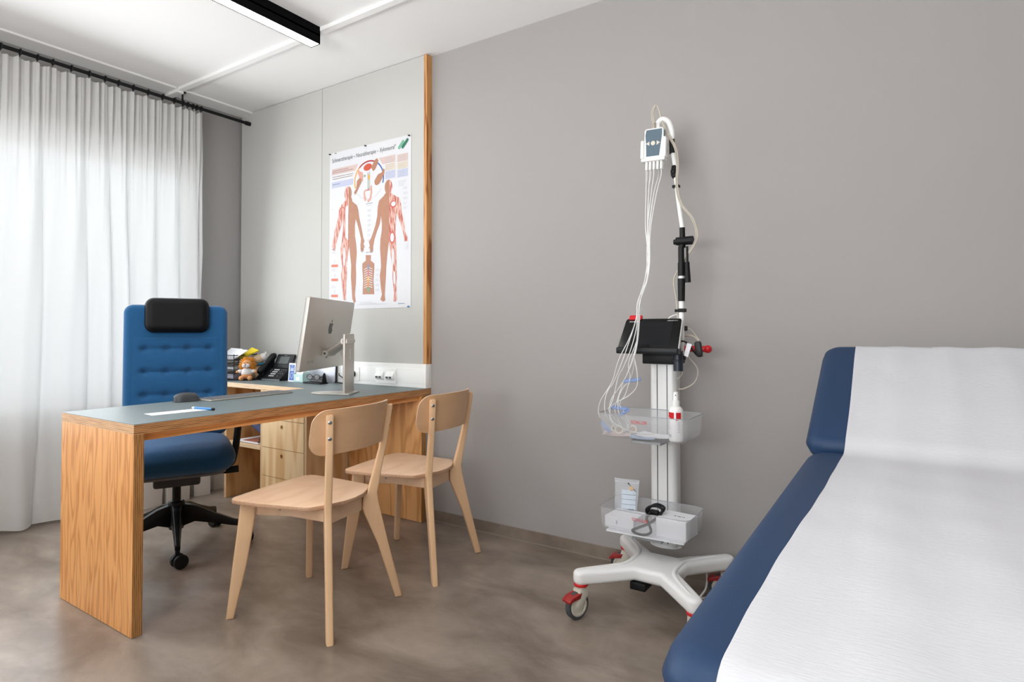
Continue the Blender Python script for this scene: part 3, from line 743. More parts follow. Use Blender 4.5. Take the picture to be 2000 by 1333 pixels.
def hand(cu, cv, s=1, rot=0):
    o = []
    for du, dv in ((-14, 8), (-16, -10), (-13, -38), (-9, -38), (-7, -14), (-4, -44), (0, -44), (1, -14), (4, -42), (8, -42), (7, -12), (12, -34), (15, -33), (13, -6), (24, -14), (26, -10), (12, 10)):
        o.append((cu+s*du*.9, cv+dv*.9))
    return o
figure(FRp, (172, 722, 32, 45), 178, True, 'front_figure', [(hand(46, 410, -1), 1), (hand(300, 385, 1), 0), (ell(120, 615, 26, 30), 3), (ell(122, 612, 22, 26), 1), (ell(140, 330, 10, 60), 2), ([(150, 640), (176, 650), (176, 430), (150, 450)], 2), (ell(200, 590, 22, 12), 4), (ell(181, 716, 3, 30), 4)])
figure(BKp, (520, 718, 31, 43), 527, False, 'back_figure', [(hand(380, 375, -1), 0), (hand(662, 375, 1), 2), (ell(552, 415, 25, 38), 3), (ell(552, 415, 15, 26), 2), (ell(560, 610, 26, 22), 3), (ell(562, 612, 18, 14), 2), (ell(560, 300, 9, 50), 2), (ell(572, 175, 8, 40), 2)])
b = new(); flat(b, TOp, .0003, 0)
for i in range(9):
    v = 250-i*14
    for s in (-1, 1): flat(b, [(353+s*6, v), (353+s*36, v-10), (353+s*36, v-14), (353+s*6, v-4)], .0005, 1)
for (v0, v1, mi) in ((270, 235, 2), (235, 195, 3), (195, 170, 4), (170, 130, 5)): flat(b, [(347, v0), (360, v0), (360, v1), (347, v1)], .0006, mi)
flat(b, [(338, 128), (370, 128), (355, 92)], .0006, 6)
bmesh.ops.triangulate(b, faces=b.faces[:])
mkobj('torso_figure', b, [m_skin, m_poster, mat('print_blue', srgb(110, 130, 150)), mat('print_rose', srgb(190, 110, 120)), mat('print_gold', srgb(216, 176, 80)), mat('print_orange', srgb(206, 130, 70)), mat('print_green', srgb(110, 150, 120))], t, smooth=0)
b = new(); CU, CV, RU, RV = 355, 784, 128, 118
def arcband(a0, a1, mi, w=9, n=20):
    for i in range(n):
        A, B = [math.radians(a0+(a1-a0)*k/n) for k in (i, i+1)]
        flat(b, [(CU+RU*math.cos(A), CV+RV*math.sin(A)), (CU+RU*math.cos(B), CV+RV*math.sin(B)), (CU+(RU-w)*math.cos(B), CV+(RV-w)*math.sin(B)), (CU+(RU-w)*math.cos(A), CV+(RV-w)*math.sin(A))], .0004, mi)
arcband(200, 132, 0); arcband(132, 66, 1); arcband(55, -18, 2); arcband(215, 325, 3, 1.5)
flat(b, ell(345, 862, 36, 21, rot=.1), .0005, 4)
for q in ([(372, 858), (384, 868), (404, 896), (424, 905), (436, 890), (428, 868), (408, 838), (392, 830), (384, 842)],
          [(402, 768), (410, 780), (434, 806), (462, 812), (478, 834), (488, 826), (484, 802), (466, 772), (444, 748), (424, 740), (406, 748)],
          [(226, 724), (246, 744), (252, 790), (272, 806), (290, 800), (292, 778), (276, 756), (250, 720), (234, 706)]): flat(b, q, .0006, 5)
flat(b, [(262, 862), (276, 846), (302, 836), (304, 780), (290, 786), (270, 812), (260, 836)], .0005, 6)
flat(b, [(310, 716), (322, 724), (322, 700), (334, 664), (322, 654), (312, 676)], .0005, 6); flat(b, [(368, 740), (380, 748), (384, 706), (374, 660), (350, 644), (342, 656), (362, 672), (370, 704)], .0005, 6)
flat(b, [(322, 716), (370, 720), (370, 728), (322, 726)], .0005, 6)
flat(b, [(344, 828), (350, 830), (352, 720), (346, 720)], .0005, 7); flat(b, [(358, 834), (362, 834), (364, 728), (359, 728)], .0005, 7)
flat(b, ell(357, 800, 8, 16), .0006, 0); flat(b, ell(318, 812, 10, 8), .0005, 7)
bmesh.ops.triangulate(b, faces=b.faces[:])
mkobj('circle_diagram', b, [mat('print_amber', srgb(226, 160, 60)), mat('print_crimson', srgb(160, 40, 46)), mat('print_cobalt', srgb(60, 100, 160)), mat('print_grey', srgb(160, 160, 160)), mat('print_red', srgb(190, 74, 50)), m_skin, mat('print_pink', srgb(204, 150, 134)), mat('print_sage', srgb(150, 158, 140))], t, smooth=0)
bm_ = [mat('print_blush', srgb(200, 178, 172)), mat('print_lilac', srgb(180, 184, 204)), mat('print_cream', srgb(206, 194, 176))]
for (pts, mi) in (([(21, 895), (21, 857), (236, 857), (262, 895)], 0), ([(21, 811), (21, 773), (215, 773), (220, 811)], 1),
                  ([(437, 903), (575, 903), (575, 860), (470, 860)], 0), ([(493, 856), (575, 856), (575, 818), (493, 818)], 2), ([(493, 814), (575, 814), (575, 766), (493, 766)], 1),
                  ([(590, 897), (675, 897), (675, 853), (590, 853)], 0), ([(590, 850), (675, 850), (675, 812), (590, 812)], 2), ([(590, 808), (675, 808), (675, 762), (590, 762)], 1)):
    b = new(); flat(b, pts, .0003, 0); mkobj('table_band', b, bm_[mi], t, smooth=0)
b = new(); rn = random.Random(11)
def lines(u0, v0, w, n, dv=9, h=2.2, mi=0, dens=.55):
    for k in range(n):
        u = u0; e = u0+w*rn.uniform(.6, 1)
        while u < e:
            l = rn.uniform(4, 12); flat(b, [(u, v0-k*dv), (min(u+l, e), v0-k*dv), (min(u+l, e), v0-k*dv-h), (u, v0-k*dv-h)], .00045, mi); u += l+2
lines(28, 884, 190, 2, 12, 4, 1); lines(28, 845, 200, 2, 13, 4, 2); lines(28, 797, 70, 1, 9, 4, 3)
for v in (893, 851, 806): lines(497, v, 74, 4, 9)
for v in (893, 846, 803, 745): lines(600, v-4, 66, 4, 9)
lines(332, 640, 60, 1, 9, 3, 4); lines(338, 628, 50, 1)
for v in (600, 570, 540, 512, 480, 450, 420): lines(345, v, 30, 2, 8)
for v in (700, 670, 640, 610, 585): lines(640, v, 36, 2, 8)
lines(20, 640, 28, 1); lines(22, 384, 36, 1, 9, 3, 4); lines(22, 366, 52, 2); lines(22, 256, 58, 2); lines(22, 150, 52, 2)
for v in (235, 205, 175, 145, 115): lines(415, v, 34, 2, 8)
lines(330, 343, 50, 1, 9, 3, 4)
lines(260, 26, 410, 1, 8, 2); lines(280, 40, 160, 2, 8, 2); lines(602, 26, 70, 1, 8, 4, 3)
for v in (286, 197, 95): flat(b, [(21, v), (83, v-2), (83, v-18), (21, v-16)], .0005, 5); flat(b, [(50, v+26), (54, v+26), (52, v)], .0005, 0)
mkobj('small_print', b, [mat('ink_light', srgb(165, 166, 170)), mat('ink_rose', srgb(140, 96, 92)), mat('ink_tan', srgb(140, 122, 100)), mat('ink_blue', srgb(96, 112, 150)), mat('ink_dark', srgb(100, 100, 104)), mat('print_brick', srgb(206, 112, 88))], t, smooth=0)
b = new()
def pill(u0, v0, u1, v1, r, mi):
    a = math.atan2(v1-v0, u1-u0); P = []
    for (cu, cv, s) in ((u1, v1, -PI/2), (u0, v0, PI/2)):
        for i in range(9): P.append((cu+r*math.cos(a+s+PI*i/8), cv+r*math.sin(a+s+PI*i/8)))
    flat(b, P, .0005, mi)
pill(606, 938, 636, 968, 10, 0); pill(634, 937, 670, 972, 10, 1)
mkobj('logo', b, [mat('print_mint', srgb(112, 168, 142)), mat('print_darkgreen', srgb(40, 110, 84))], t, smooth=0)
m_ink = mat('ink_black', srgb(70, 70, 72), rough=.6)
text('title', 'Schmerztherapie \u2013 Neuraltherapie \u2013 Xyloneural\u00b0', TR(*pp(23, 928, .0004)) @ RX(PI/2), .556, m_ink, t, height=.036)
pins = [(8, 994, 'black', 'black push pin in the top left corner of the chart'), (62, 992, 'black', 'small black pin right of the chart top left corner'), (330, 995, 'black', 'black push pin in the middle of the chart top edge'), (688, 994, 'black', 'black push pin in the top right corner of the chart'), (686, 6, 'blue', 'blue push pin in the bottom right corner of the chart')]
for (u, v, c, lab) in pins:
    k = .55 if u == 62 else 1
    b = new(); lathe(b, [(.0045*k, 0), (.0045*k, .0015), (.0022*k, .003), (.002*k, .007), (.0042*k, .009), (.004*k, .011)], TR(PX0+u/1000, PYp-.0025, PZ0+v/1000) @ RX(PI/2+.2), seg=14)
    single('push_pin', b, m_blue if c == 'blue' else m_black, lab, 'push pin', (PX0+u/1000, PYp, PZ0+v/1000), group='pins holding the wall chart')

# ================================================================== sockets on trunking
t = thing('network_socket', 'white double data socket plate on the trunking near its right end', 'socket', (-.305, -.0475, .80))
b = new(); box(b, (-.385, -.0555, .757), (-.222, -.0477, .843), .003)
mkobj('plate', b, m_white, t)
for x in (-.345, -.262):
    b = new(); prism(b, [(0, 0), (-.018, -.028), (-.016, -.040), (0, -.052)], .062, frame((x-.031, -.0556, .828), (0, 1, 0), (0, 0, 1)), bev=.001)
    for v in b.verts: pass
    # keep insert in front of the plate
    mkobj('insert', b, m_white, t)
    for q in (-1, 1):
        b = new(); box(b, (x+q*.013-.008, -.0755, .788), (x+q*.013+.008, -.0715, .799)); mkobj('jack', b, m_dgrey, t)
t = thing('power_socket', 'white round power socket plate on the trunking behind the monitor stand', 'socket', (-.57, -.0475, .80))
mkobj('plate', box(new(), (-.612, -.0535, .760), (-.528, -.0477, .845), .003), m_white, t)
b = new(); lathe(b, [(.020, 0), (.020, .004), (.018, .0045)], TR(-.57, -.0536, .802) @ RX(PI/2), seg=28); mkobj('insert', b, m_white, t)
b = new(); lathe(b, [(.018, 0), (.019, .012), (.016, .024), (.006, .030)], TR(-.57, -.0582, .802) @ RX(PI/2), seg=24)
single('power_plug', b, m_black, 'round black power plug pushed into the trunking socket behind the monitor', 'plug', (-.57, -.058, .802))

# ================================================================== monitor
n_ = Vector((.876, .482, 0)).normalized(); w_ = Vector((-n_.y, n_.x, 0)); tilt = math.radians(8.3)
up_ = Vector((0, 0, 1))*math.cos(tilt)+n_*math.sin(tilt); nn_ = w_.cross(up_)  # nn_: back normal
TLc = Vector((-.10, -.75, 1.227))
ctr = TLc+w_*.3115-up_*.181
t = thing('monitor', 'silver aluminium desktop monitor seen from behind on its arm stand', 'monitor', (-.17, -.44, ZD), math.atan2(n_.y, n_.x))
Fm = Matrix((w_, up_, nn_)).transposed().to_4x4(); Fm.translation = ctr
b = prism(new(), rrect(.623, .362, .010), -.019, Fm, bev=.0015); mkobj('housing', b, m_alu, t)
b = prism(new(), rrect(.619, .358, .009), .0016, Fm @ TR(0, 0, -.0207)); mkobj('screen', b, m_blackg, t)
# logo mark on the back
ap = [(0, 24), (5, 27), (14, 30), (22, 27), (27, 21), (22, 15), (20, 7), (22, -2), (28, -8), (24, -18), (17, -27), (10, -29), (3, -26), (-3, -26), (-10, -29), (-17, -27), (-25, -16), (-30, -2), (-29, 12), (-23, 24), (-13, 30), (-5, 27)]
ap = [(x/1000*.95, y/1000*1.0) for x, y in [(p.x, p.y) for p in crom([(a, c, 0) for a, c in ap], 3, True)]]
m_logo = mat('logo_grey', srgb(72, 70, 68), rough=.2, metal=.6)
b = new(); prism(b, ap, .0004, Fm @ TR(0, .030, .0001)); 
leaf = [(1, 31), (2, 40), (8, 47), (14, 49), (13, 40), (8, 33)]
prism(b, [(x/1000, y/1000) for x, y in leaf], .0004, Fm @ TR(0, .030, .0001))
mkobj('logo', b, m_logo, t, smooth=0)
b = new(); lathe(b, [(.013, 0), (.013, .0006)], Fm @ TR(0, -.115, 0), seg=28); mkobj('power_inlet', b, m_logo, t)
b = new()
for i in range(4): prism(b, rrect(.0028, .010, .0013), .0004, Fm @ TR(-.225+.018*i, -.137, 0))
mkobj('ports', b, m_logo, t)
fp = Vector((-.170, -.453, ZD))   # centre of upright at the desk
Fs = Matrix((w_, Vector((0, 0, 1)), n_)).transposed().to_4x4(); Fs.translation = fp
b = new()
prism(b, [(x, y+.158) for x, y in rrect(.140, .308, .010)], .012, Fs @ TR(0, -.002, -.006), bev=.002)
mkobj('upright', b, m_alu, t)
b = new(); prism(b, rrect(.010, .055, .005), .0007, Fs @ TR(.006, .205, .0062)); mkobj('cable_slot', b, m_whitem, t)
# base: wide rounded foot, reaching mostly under the screen
P = [(-.078, -.03), (-.0775, .02), (-.068, .10), (-.050, .165), (-.02, .192), (.02, .192), (.050, .165), (.068, .10), (.0775, .02), (.078, -.03)]
Fb = Matrix((w_, -n_, -w_.cross(n_))).transposed().to_4x4(); Fb.translation = fp+Vector((0, 0, .0005))
b = new(); prism(b, P, .006, Matrix((w_, -n_, Vector((0, 0, 1)))).transposed().to_4x4() if False else TR(*fp) @ Matrix(((w_.x, -n_.x, 0, 0), (w_.y, -n_.y, 0, 0), (0, 0, 1, .0005), (0, 0, 0, 1))), bev=.002)
mkobj('base', b, m_alu, t)
pa = fp+Vector((0, 0, .272))-n_*.004; pb = ctr-up_*.098+nn_*.012
dirp = (pb-pa)
for s in (-1, 1) if False else (0,):
    b = new(); tube(b, [pa, pb], .0185, seg=14, flat=3.2); a_ = mkobj('arm', b, m_alu, t)
    for q in (pa, pb):
        w = new(); cyl(w, q-w_*.0625, q+w_*.0625, .017, seg=20); mkobj('pivot', w, m_alu, a_)
        w = new(); cyl(w, q-w_*.0632, q-w_*.0622, .006, seg=14); mkobj('pivot_screw', w, m_dgrey, a_)

# ================================================================== things on the desk
t = thing('keyboard', 'slim silver keyboard with dark keys lying on the desk in front of the blue chair', 'keyboard', (-.49, -.82, ZD), math.radians(90))
kb = TR(-.4985, -.815, ZD) @ RZ(math.radians(91.5))   # local x along desk, y towards the window
WM_k = WM[t.name]
b = new(); prism(b, rrect(.46, .128, .012), .006, kb @ TR(0, 0, .001) , bev=.0015)
mkobj('body', b, m_alu, t)
key0 = None
for r in range(6):
    for c in range(16):
        if key0 is None:
            b = prism(new(), rrect(.0235, .0165, .002, n=2), .002, TR(0, 0, 0), bev=.0005)
            key0 = mkobj('key', b, mat('key_dark', srgb(112, 112, 114), rough=.5), t, local=True); k_ = key0
        else: k_ = key0.copy(); S.collection.objects.link(k_)
        k_.matrix_local = WM_k.inverted() @ kb @ TR(-.211+c*.0281, -.049+r*.0196, .0071)
t = thing('computer_mouse', 'dark grey wireless mouse on the desk left of the keyboard', 'mouse', (-.535, -1.095, ZD), math.radians(80))
t.scale = (.88, .88, .95)
def mouse_h(x, y): # x along length .125, y across .08
    return .040*math.sqrt(max(0, 1-(abs(x)/.0635)**2.6))*max(0, (1-(abs(y)/.041)**2.8))**.45*(1-.18*x/.06)
b = new(); g = []
for j in range(25):
    row = []
    for i in range(25):
        x = -.0635+.127*i/24; sx_ = math.sqrt(max(0, 1-(abs(x)/.0636)**3.2)); y = (-1+2*j/24)*.040*sx_*(1-.08*math.cos(x*40))
        yy = -1+2*j/24
        z = .0415*math.sqrt(max(0, 1-(abs(x+.004)/.069)**2.5))*max(0, 1-abs(yy)**3.2)**.5
        row.append(b.verts.new((x, y, z+.002)))
    g.append(row)
for j in range(24):
    for i in range(24): b.faces.new((g[j][i], g[j][i+1], g[j+1][i+1], g[j+1][i]))
bmesh.ops.remove_doubles(b, verts=b.verts[:], dist=1e-5)
mkobj('body', b, m_dgrey, t, local=True, smooth=60)
b = new(); lathe(b, [(.004, -.0045), (.0105, -.0035), (.0105, .0035), (.004, .0045)], TR(.036, 0, .030) @ RX(PI/2), seg=18); mkobj('scroll_wheel', b, m_chrome, t, local=True)
t = thing('notepad', 'small white paper slip with faint lines lying on the desk front corner', 'paper', (-.20, -1.31, ZD))
Tn = TR(-.203, -1.312, ZD) @ RZ(math.radians(84))
b = new(); box(b, (-.105, -.040, .0003), (.105, .040, .0012)); b.transform(Tn); mkobj('sheet', b, m_paper, t, smooth=0)
b = new()
for i in range(4): box(b, (-.08, -.022+i*.014, .00125), (.08-.012*i, -.0205+i*.014, .0014))
b.transform(Tn); mkobj('printed_lines', b, mat('ink_pale_blue', srgb(176, 190, 210)), t, smooth=0)
t = thing('pen', 'blue and white ballpoint pen lying beside the paper slip', 'pen', (-.18, -1.22, ZD))
A, B = Vector((-.247, -1.228, ZD+.0055)), Vector((-.118, -1.205, ZD+.0055)); dv = (B-A)
b = new(); tube(b, [A+dv*.14, A+dv*.9], .0052, seg=14); mkobj('barrel', b, m_blue, t)
b = new(); tube(b, [A, A+dv*.05, A+dv*.14], [.0012, .004, .0052], seg=14); mkobj('tip', b, m_white, t)
b = new(); tube(b, [A+dv*.9, A+dv*.97, B], [.0054, .0052, .003], seg=14); mkobj('cap', b, m_blackp, t)

# phone
ang = math.radians(4)
t = thing('desk_telephone', 'black office desk telephone with keypad and small grey display', 'telephone', (-1.25, -.12, ZD), ang)
Tp = TR(-1.361, -.194, ZD) @ RZ(ang)   # local x: right, y: back, z: up
def inP(bm): bm.transform(Tp); return bm
YZX = lambda x: Matrix(((0, 0, 1, x), (1, 0, 0, 0), (0, 1, 0, 0), (0, 0, 0, 1)))
b = prism(new(), [(0, .001), (0, .012), (.004, .016), (.085, .082), (.10, .080), (.128, .03), (.128, .001)], .235, YZX(0), bev=.003)
mkobj('body', inP(b), m_blackp, t)
b = prism(new(), [(.080, .080), (.088, .074), (.134, .160), (.126, .168), (.121, .166)], .165, YZX(.070), bev=.003)
dh = mkobj('display_head', inP(b), m_blackp, t)
sl = math.atan2(.086, .041)
Td = TR(.070, .0795, .0805) @ RX(sl)
b = prism(new(), rrect(.090, .052, .003, cx=.085, cy=.054), .0012, Td @ TR(0, 0, .0005)); mkobj('display', inP(b), mat('lcd_grey', srgb(84, 88, 87), rough=.2), dh)
b = new()
for s_ in (.030, .140):
    for k in range(4): prism(b, rrect(.012, .006, .002, n=2, cx=s_, cy=.034+k*.013), .0012, Td @ TR(0, 0, .0005))
for k in range(4): prism(b, rrect(.014, .006, .002, n=2, cx=.055+k*.02, cy=.016), .0012, Td @ TR(0, 0, .0005))
mkobj('soft_keys', inP(b), m_dgrey, dh)
b = prism(new(), rrect(.022, .004, .001, n=2, cx=.085, cy=.088), .0010, Td @ TR(0, 0, .0005)); mkobj('maker_mark', inP(b), m_grey, dh)
sk = math.atan2(.066, .081); Tk = TR(0, .0043, .0165) @ RX(sk)
m_key = mat('key_light', srgb(205, 207, 207), rough=.4)
for r in range(4):
    for c in range(3):
        b = prism(new(), rrect(.0125, .010, .003, n=3, cx=.112+c*.0175, cy=.020+r*.0195), .002, Tk @ TR(0, 0, .0003)); mkobj('number_key', inP(b), m_key, t)
for (x, y) in ((.175, .080), (.195, .080), (.215, .080), (.175, .062), (.195, .062), (.175, .044), (.195, .044), (.215, .044), (.185, .022), (.082, .078), (.082, .064)):
    b = prism(new(), rrect(.009, .006, .002, n=2, cx=x, cy=y), .0015, Tk @ TR(0, 0, .0003)); mkobj('function_key', inP(b), m_grey, t)
b = box(new(), (.062, -.0012, .002), (.233, .0005, .010)); mkobj('front_strip', inP(b), m_grey, t, smooth=0)
b = new(); tube(b, [(.035, -.004, .050), (.035, .020, .066), (.035, .060, .102), (.035, .110, .150), (.035, .128, .155)], [.016, .024, .017, .024, .015], seg=14, n=6)
hs = mkobj('handset', inP(b), m_blackp, t)
b = new(); box(b, (.016, .014, .026), (.054, .034, .050), .005); box(b, (.016, .085, .080), (.054, .11, .130), .005); mkobj('cradle', inP(b), m_blackp, t)
b = new(); tube(b, [(-1.345, -.206, .7465), (-1.37, -.275, .7465), (-1.42, -.31, .7465), (-1.46, -.345, .7465), (-1.475, -.375, .7475), (-1.480, -.396, .735), (-1.475, -.400, .69), (-1.468, -.400, .64), (-1.475, -.398, .60)], .0055, seg=7, n=8)
tube(b, [(-1.33, -.212, .7465), (-1.40, -.29, .7465), (-1.44, -.325, .7465), (-1.462, -.37, .7465), (-1.470, -.394, .73), (-1.490, -.402, .68), (-1.50, -.402, .63), (-1.475, -.410, .60)], .0045, seg=7, n=8)
single('telephone_cable', b, m_black, 'black coiled telephone cable hanging over the side desk edge', 'cable', (-1.40, -.29, ZD))

# letter tray
t = thing('letter_tray', 'black wire mesh letter tray stacked in three levels on the side desk', 'letter tray', (-1.56, -.19, ZD))
x0, x1, y0, y1 = -1.66, -1.455, -.29, -.125
b = new()
for (x, y) in ((x0, y0), (x1, y0), (x0, y1), (x1, y1)): cyl(b, (x, y, ZD), (x, y, ZD+.170), .0028, seg=6)
mkobj('post', b, m_black, t)
for z in (.745, .806, .868):
    b = new(); box(b, (x0, y0, z), (x1, y1, z+.0015))
    tube(b, [(x0, y0, z+.035), (x1, y0, z+.035), (x1, y1, z+.035), (x0, y1, z+.035)], .0028, seg=6, closed=True)
    for i in range(19):
        x = x0+(x1-x0)*i/18; cyl(b, (x, y0, z), (x, y0, z+.035), .0009, seg=4)
    for i in range(13):
        y = y0+(y1-y0)*i/12; cyl(b, (x1, y, z), (x1, y, z+.035), .0009, seg=4)
    for k in (.012, .024): cyl(b, (x0, y0, z+k), (x1, y0, z+k), .0009, seg=4); cyl(b, (x1, y0, z+k), (x1, y1, z+k), .0009, seg=4)
    mkobj('tray', b, m_black, t, smooth=0)
def paper(pts, mats, lab, name='paper_stack', cat='paper', th=.003, grp=None):
    b = new(); T = pts; vs = [b.verts.new(p) for p in T]; f = b.faces.new(vs)
    nrm = (Vector(T[1])-Vector(T[0])).cross(Vector(T[2])-Vector(T[0])).normalized()
    r = bmesh.ops.extrude_face_region(b, geom=[f])
    for v in [q for q in r['geom'] if isinstance(q, bmesh.types.BMVert)]: v.co += nrm*th
    return single(name, b, mats, lab, cat, tuple(sum((Vector(p) for p in T), Vector())/len(T)), group=grp, smooth=0)
paper([(-1.655, -.275, .876), (-1.520, -.275, .876), (-1.470, -.215, .940), (-1.600, -.215, .945)], m_paper, 'white sheets standing up at the left of the top letter tray', th=.006)
paper([(-1.530, -.284, .874), (-1.468, -.284, .874), (-1.395, -.225, .935), (-1.480, -.225, .938)], m_paper, 'white envelope leaning in the middle of the top letter tray', 'envelope', 'envelope', .004)
paper([(-1.505, -.225, .880), (-1.462, -.225, .880), (-1.365, -.165, .930), (-1.440, -.165, .948)], m_yellow, 'bright yellow folder sticking out of the top letter tray', 'folder', 'folder', .008)
paper([(-1.650, -.282, .8095), (-1.464, -.282, .8095), (-1.464, -.135, .8095), (-1.650, -.135, .8095)], m_paper, 'white papers in the middle letter tray level', th=.014)
paper([(-1.650, -.282, .7485), (-1.468, -.282, .7485), (-1.468, -.135, .7485), (-1.650, -.135, .7485)], mat('lilac_paper', srgb(216, 214, 232), rough=.8), 'pale lilac papers in the lowest letter tray level', th=.028)

# plush lion
m_fur = mat('orange_fur', srgb(214, 140, 46), rough=1, bump=.8, bscale=250, var=.25, vscale=90)
m_fur2 = mat('apricot_plush', srgb(226, 160, 106), rough=1, bump=.4, bscale=300)
m_tan = mat('tan_plush', srgb(218, 190, 156), rough=1, bump=.4, bscale=300)
m_wplush = mat('white_plush', srgb(232, 228, 224), rough=1, bump=.4, bscale=300)
lc = Vector((-1.378, -.245, ZD))
t = thing('plush_lion', 'small plush lion with shaggy orange mane and white shirt sitting by the telephone', 'plush toy', lc, .75)
t.scale = (1.12, 1.12, 1.12)
def LB(name, parts_, m_, par=None, jit=0, lab=None):
    b = new()
    for c, r in parts_: ball(b, c, r, jitter=jit)
    return mkobj(name, b, m_, par or t, local=True, smooth=60, label=lab)
# local: -y faces forward
LB('body', [((0, 0, .032), (.032, .027, .032))], m_fur2)
LB('shirt', [((0, 0, .046), (.0335, .0285, .028)), ((-.036, -.006, .052), (.018, .012, .012)), ((.036, -.006, .052), (.018, .012, .012))], m_wplush)
LB('foot', [((-.024, -.032, .014), (.014, .018, .014))], m_fur2); LB('foot', [((.024, -.032, .014), (.014, .018, .014))], m_fur2)
LB('paw', [((-.050, -.010, .050), (.009, .009, .009))], m_fur2); LB('paw', [((.050, -.010, .050), (.009, .009, .009))], m_fur2)
hd_ = LB('head', [((0, -.006, .095), (.026, .024, .025))], m_fur2)
b = new()
for i in range(260):
    th_, ph_ = random.uniform(0, 2*PI), random.uniform(-.7, 1.3)
    d = Vector((math.cos(th_)*math.cos(ph_), .55*math.sin(ph_)+.25, math.sin(th_)*math.cos(ph_)))
    c = Vector((0, 0, .095)); p0 = c+d*.018; p1 = c+d*random.uniform(.044, .058)+Vector((0, .004, -.006))
    tube(b, [p0, (p0+p1)/2, p1], [.0055, .0050, .0008], seg=5)
mkobj('mane', b, m_fur, hd_, local=True)
mz = LB('muzzle', [((-.008, -.027, .087), (.014, .010, .012)), ((.008, -.027, .087), (.014, .010, .012))], m_wplush, hd_)
LB('eye', [((-.009, -.029, .103), (.0022, .0015, .0026)), ((.009, -.029, .103), (.0022, .0015, .0026))], m_black, hd_)
LB('nose', [((0, -.037, .093), (.004, .003, .003))], m_dred, hd_)
# second plush
pc = Vector((-1.408, -.125, ZD))
t = thing('plush_bear', 'tan and white plush animal with a blue scarf sitting behind the lion', 'plush toy', pc, .15)
t.scale = (1.12, 1.12, 1.12)
LB('body', [((0, 0, .045), (.038, .032, .045))], m_tan)
LB('leg', [((-.028, -.034, .016), (.016, .026, .016))], m_tan); LB('leg', [((.028, -.034, .016), (.016, .026, .016))], m_tan)
LB('arm', [((-.040, -.012, .055), (.012, .014, .026))], m_tan); LB('arm', [((.040, -.012, .055), (.012, .014, .026))], m_tan)
hd_ = LB('head', [((-.004, -.012, .118), (.036, .034, .030))], m_tan)
LB('hood', [((.014, .008, .128), (.032, .030, .027))], m_wplush, hd_)
LB('ear', [((.040, .0, .152), (.008, .006, .013))], m_wplush, hd_)
LB('eye', [((-.018, -.044, .122), (.002, .0015, .002)), ((.006, -.045, .122), (.002, .0015, .002))], m_black, hd_)
b = new(); tube(b, [(.034*math.cos(a*PI/8), .030*math.sin(a*PI/8)-.002, .088+.004*math.cos(a*PI/8)) for a in range(16)], .007, seg=8, closed=True); mkobj('scarf', b, mat('teal_scarf', srgb(40, 120, 150), rough=.9), t, local=True)

# flyer, box, laptop, spectacles
t = thing('flyer', 'narrow blue and white leaflet standing upright beside the telephone', 'leaflet', (-1.03, -.155, ZD))
Tf = TR(-1.064, -.160, ZD+.0005) @ RZ(.05) @ RX(PI/2-.08)
b = prism(new(), [(0, 0), (.062, 0), (.062, .118), (0, .118)], .0015, Tf); mkobj('sheet', b, m_paper, t, smooth=0)
b = prism(new(), [(.008, .008), (.054, .008), (.054, .108), (.008, .108)], .0003, Tf @ TR(0, 0, .0016)); f1 = mkobj('blue_print', b, mat('leaflet_blue', srgb(66, 104, 176), rough=.4), t, smooth=0)
b = new()
for v, w in ((.084, .034), (.076, .026), (.070, .034), (.100, .010)): prism(b, [(.031-w/2, v), (.031+w/2, v), (.031+w/2, v+.003), (.031-w/2, v+.003)], .0002, Tf @ TR(0, 0, .0020))
tube(b, [tuple(Tf @ Vector((.031+.012*math.cos(a*PI/10), .040+.017*math.sin(a*PI/10), .0021))) for a in range(20)], .0012, seg=5, closed=True)
mkobj('white_print', b, m_paper, t, smooth=0)
t = thing('card_box', 'pale turquoise card box with a white label, right of the blue leaflet', 'box', (-1.005, -.14, ZD))
Tc = TR(-.996, -.170, ZD+.0005) @ RZ(.02)
b = new(); box(b, (0, 0, 0), (.088, .055, .004)); box(b, (0, 0, 0), (.088, .003, .050)); box(b, (0, .052, 0), (.088, .055, .078)); box(b, (0, 0, 0), (.003, .055, .06)); box(b, (.085, 0, 0), (.088, .055, .06))
b.transform(Tc); mkobj('tray', b, mat('pale_turquoise', srgb(186, 216, 212), rough=.5), t, smooth=0)
b = new(); box(b, (.022, -.0006, .012), (.058, -.0001, .034)); b.transform(Tc); mkobj('label_sticker', b, m_paper, t, smooth=0)
b = new(); box(b, (.010, .012, .0045), (.078, .046, .068)); b.transform(Tc); mkobj('cards', b, m_paper, t, smooth=0)
t = thing('laptop', 'closed silver laptop standing upright against the trunking behind the monitor', 'laptop', (-.86, -.08, ZD))
Tl = TR(-1.035, -.072, ZD+.0006) @ RX(PI/2-.06)
b = prism(new(), rrect(.315, .205, .010, cx=.1575, cy=.1025), .0065, Tl @ TR(0, 0, .0005), bev=.001); mkobj('lid', b, mat('silver_lid', srgb(196, 198, 206), rough=.35, metal=.4), t)
b = prism(new(), rrect(.317, .207, .010, cx=.1575, cy=.1030), .007, Tl @ TR(0, 0, -.0068), bev=.001); mkobj('base', b, m_black, t)
t = thing('spectacles', 'folded spectacles with dark frame on the small black stand before the laptop', 'glasses', (-.80, -.165, ZD+.014))
b = new()
for s in (-.034, .034): tube(b, [(-.80+s+.026*math.cos(a*PI/10), -.175, ZD+.040+.017*math.sin(a*PI/10)) for a in range(20)], .0018, seg=6, closed=True)
tube(b, [(-.808, -.175, ZD+.044), (-.80, -.176, ZD+.047), (-.792, -.175, ZD+.044)], .0018, seg=6, n=4)
mkobj('frame', b, m_black, t)
b = new()
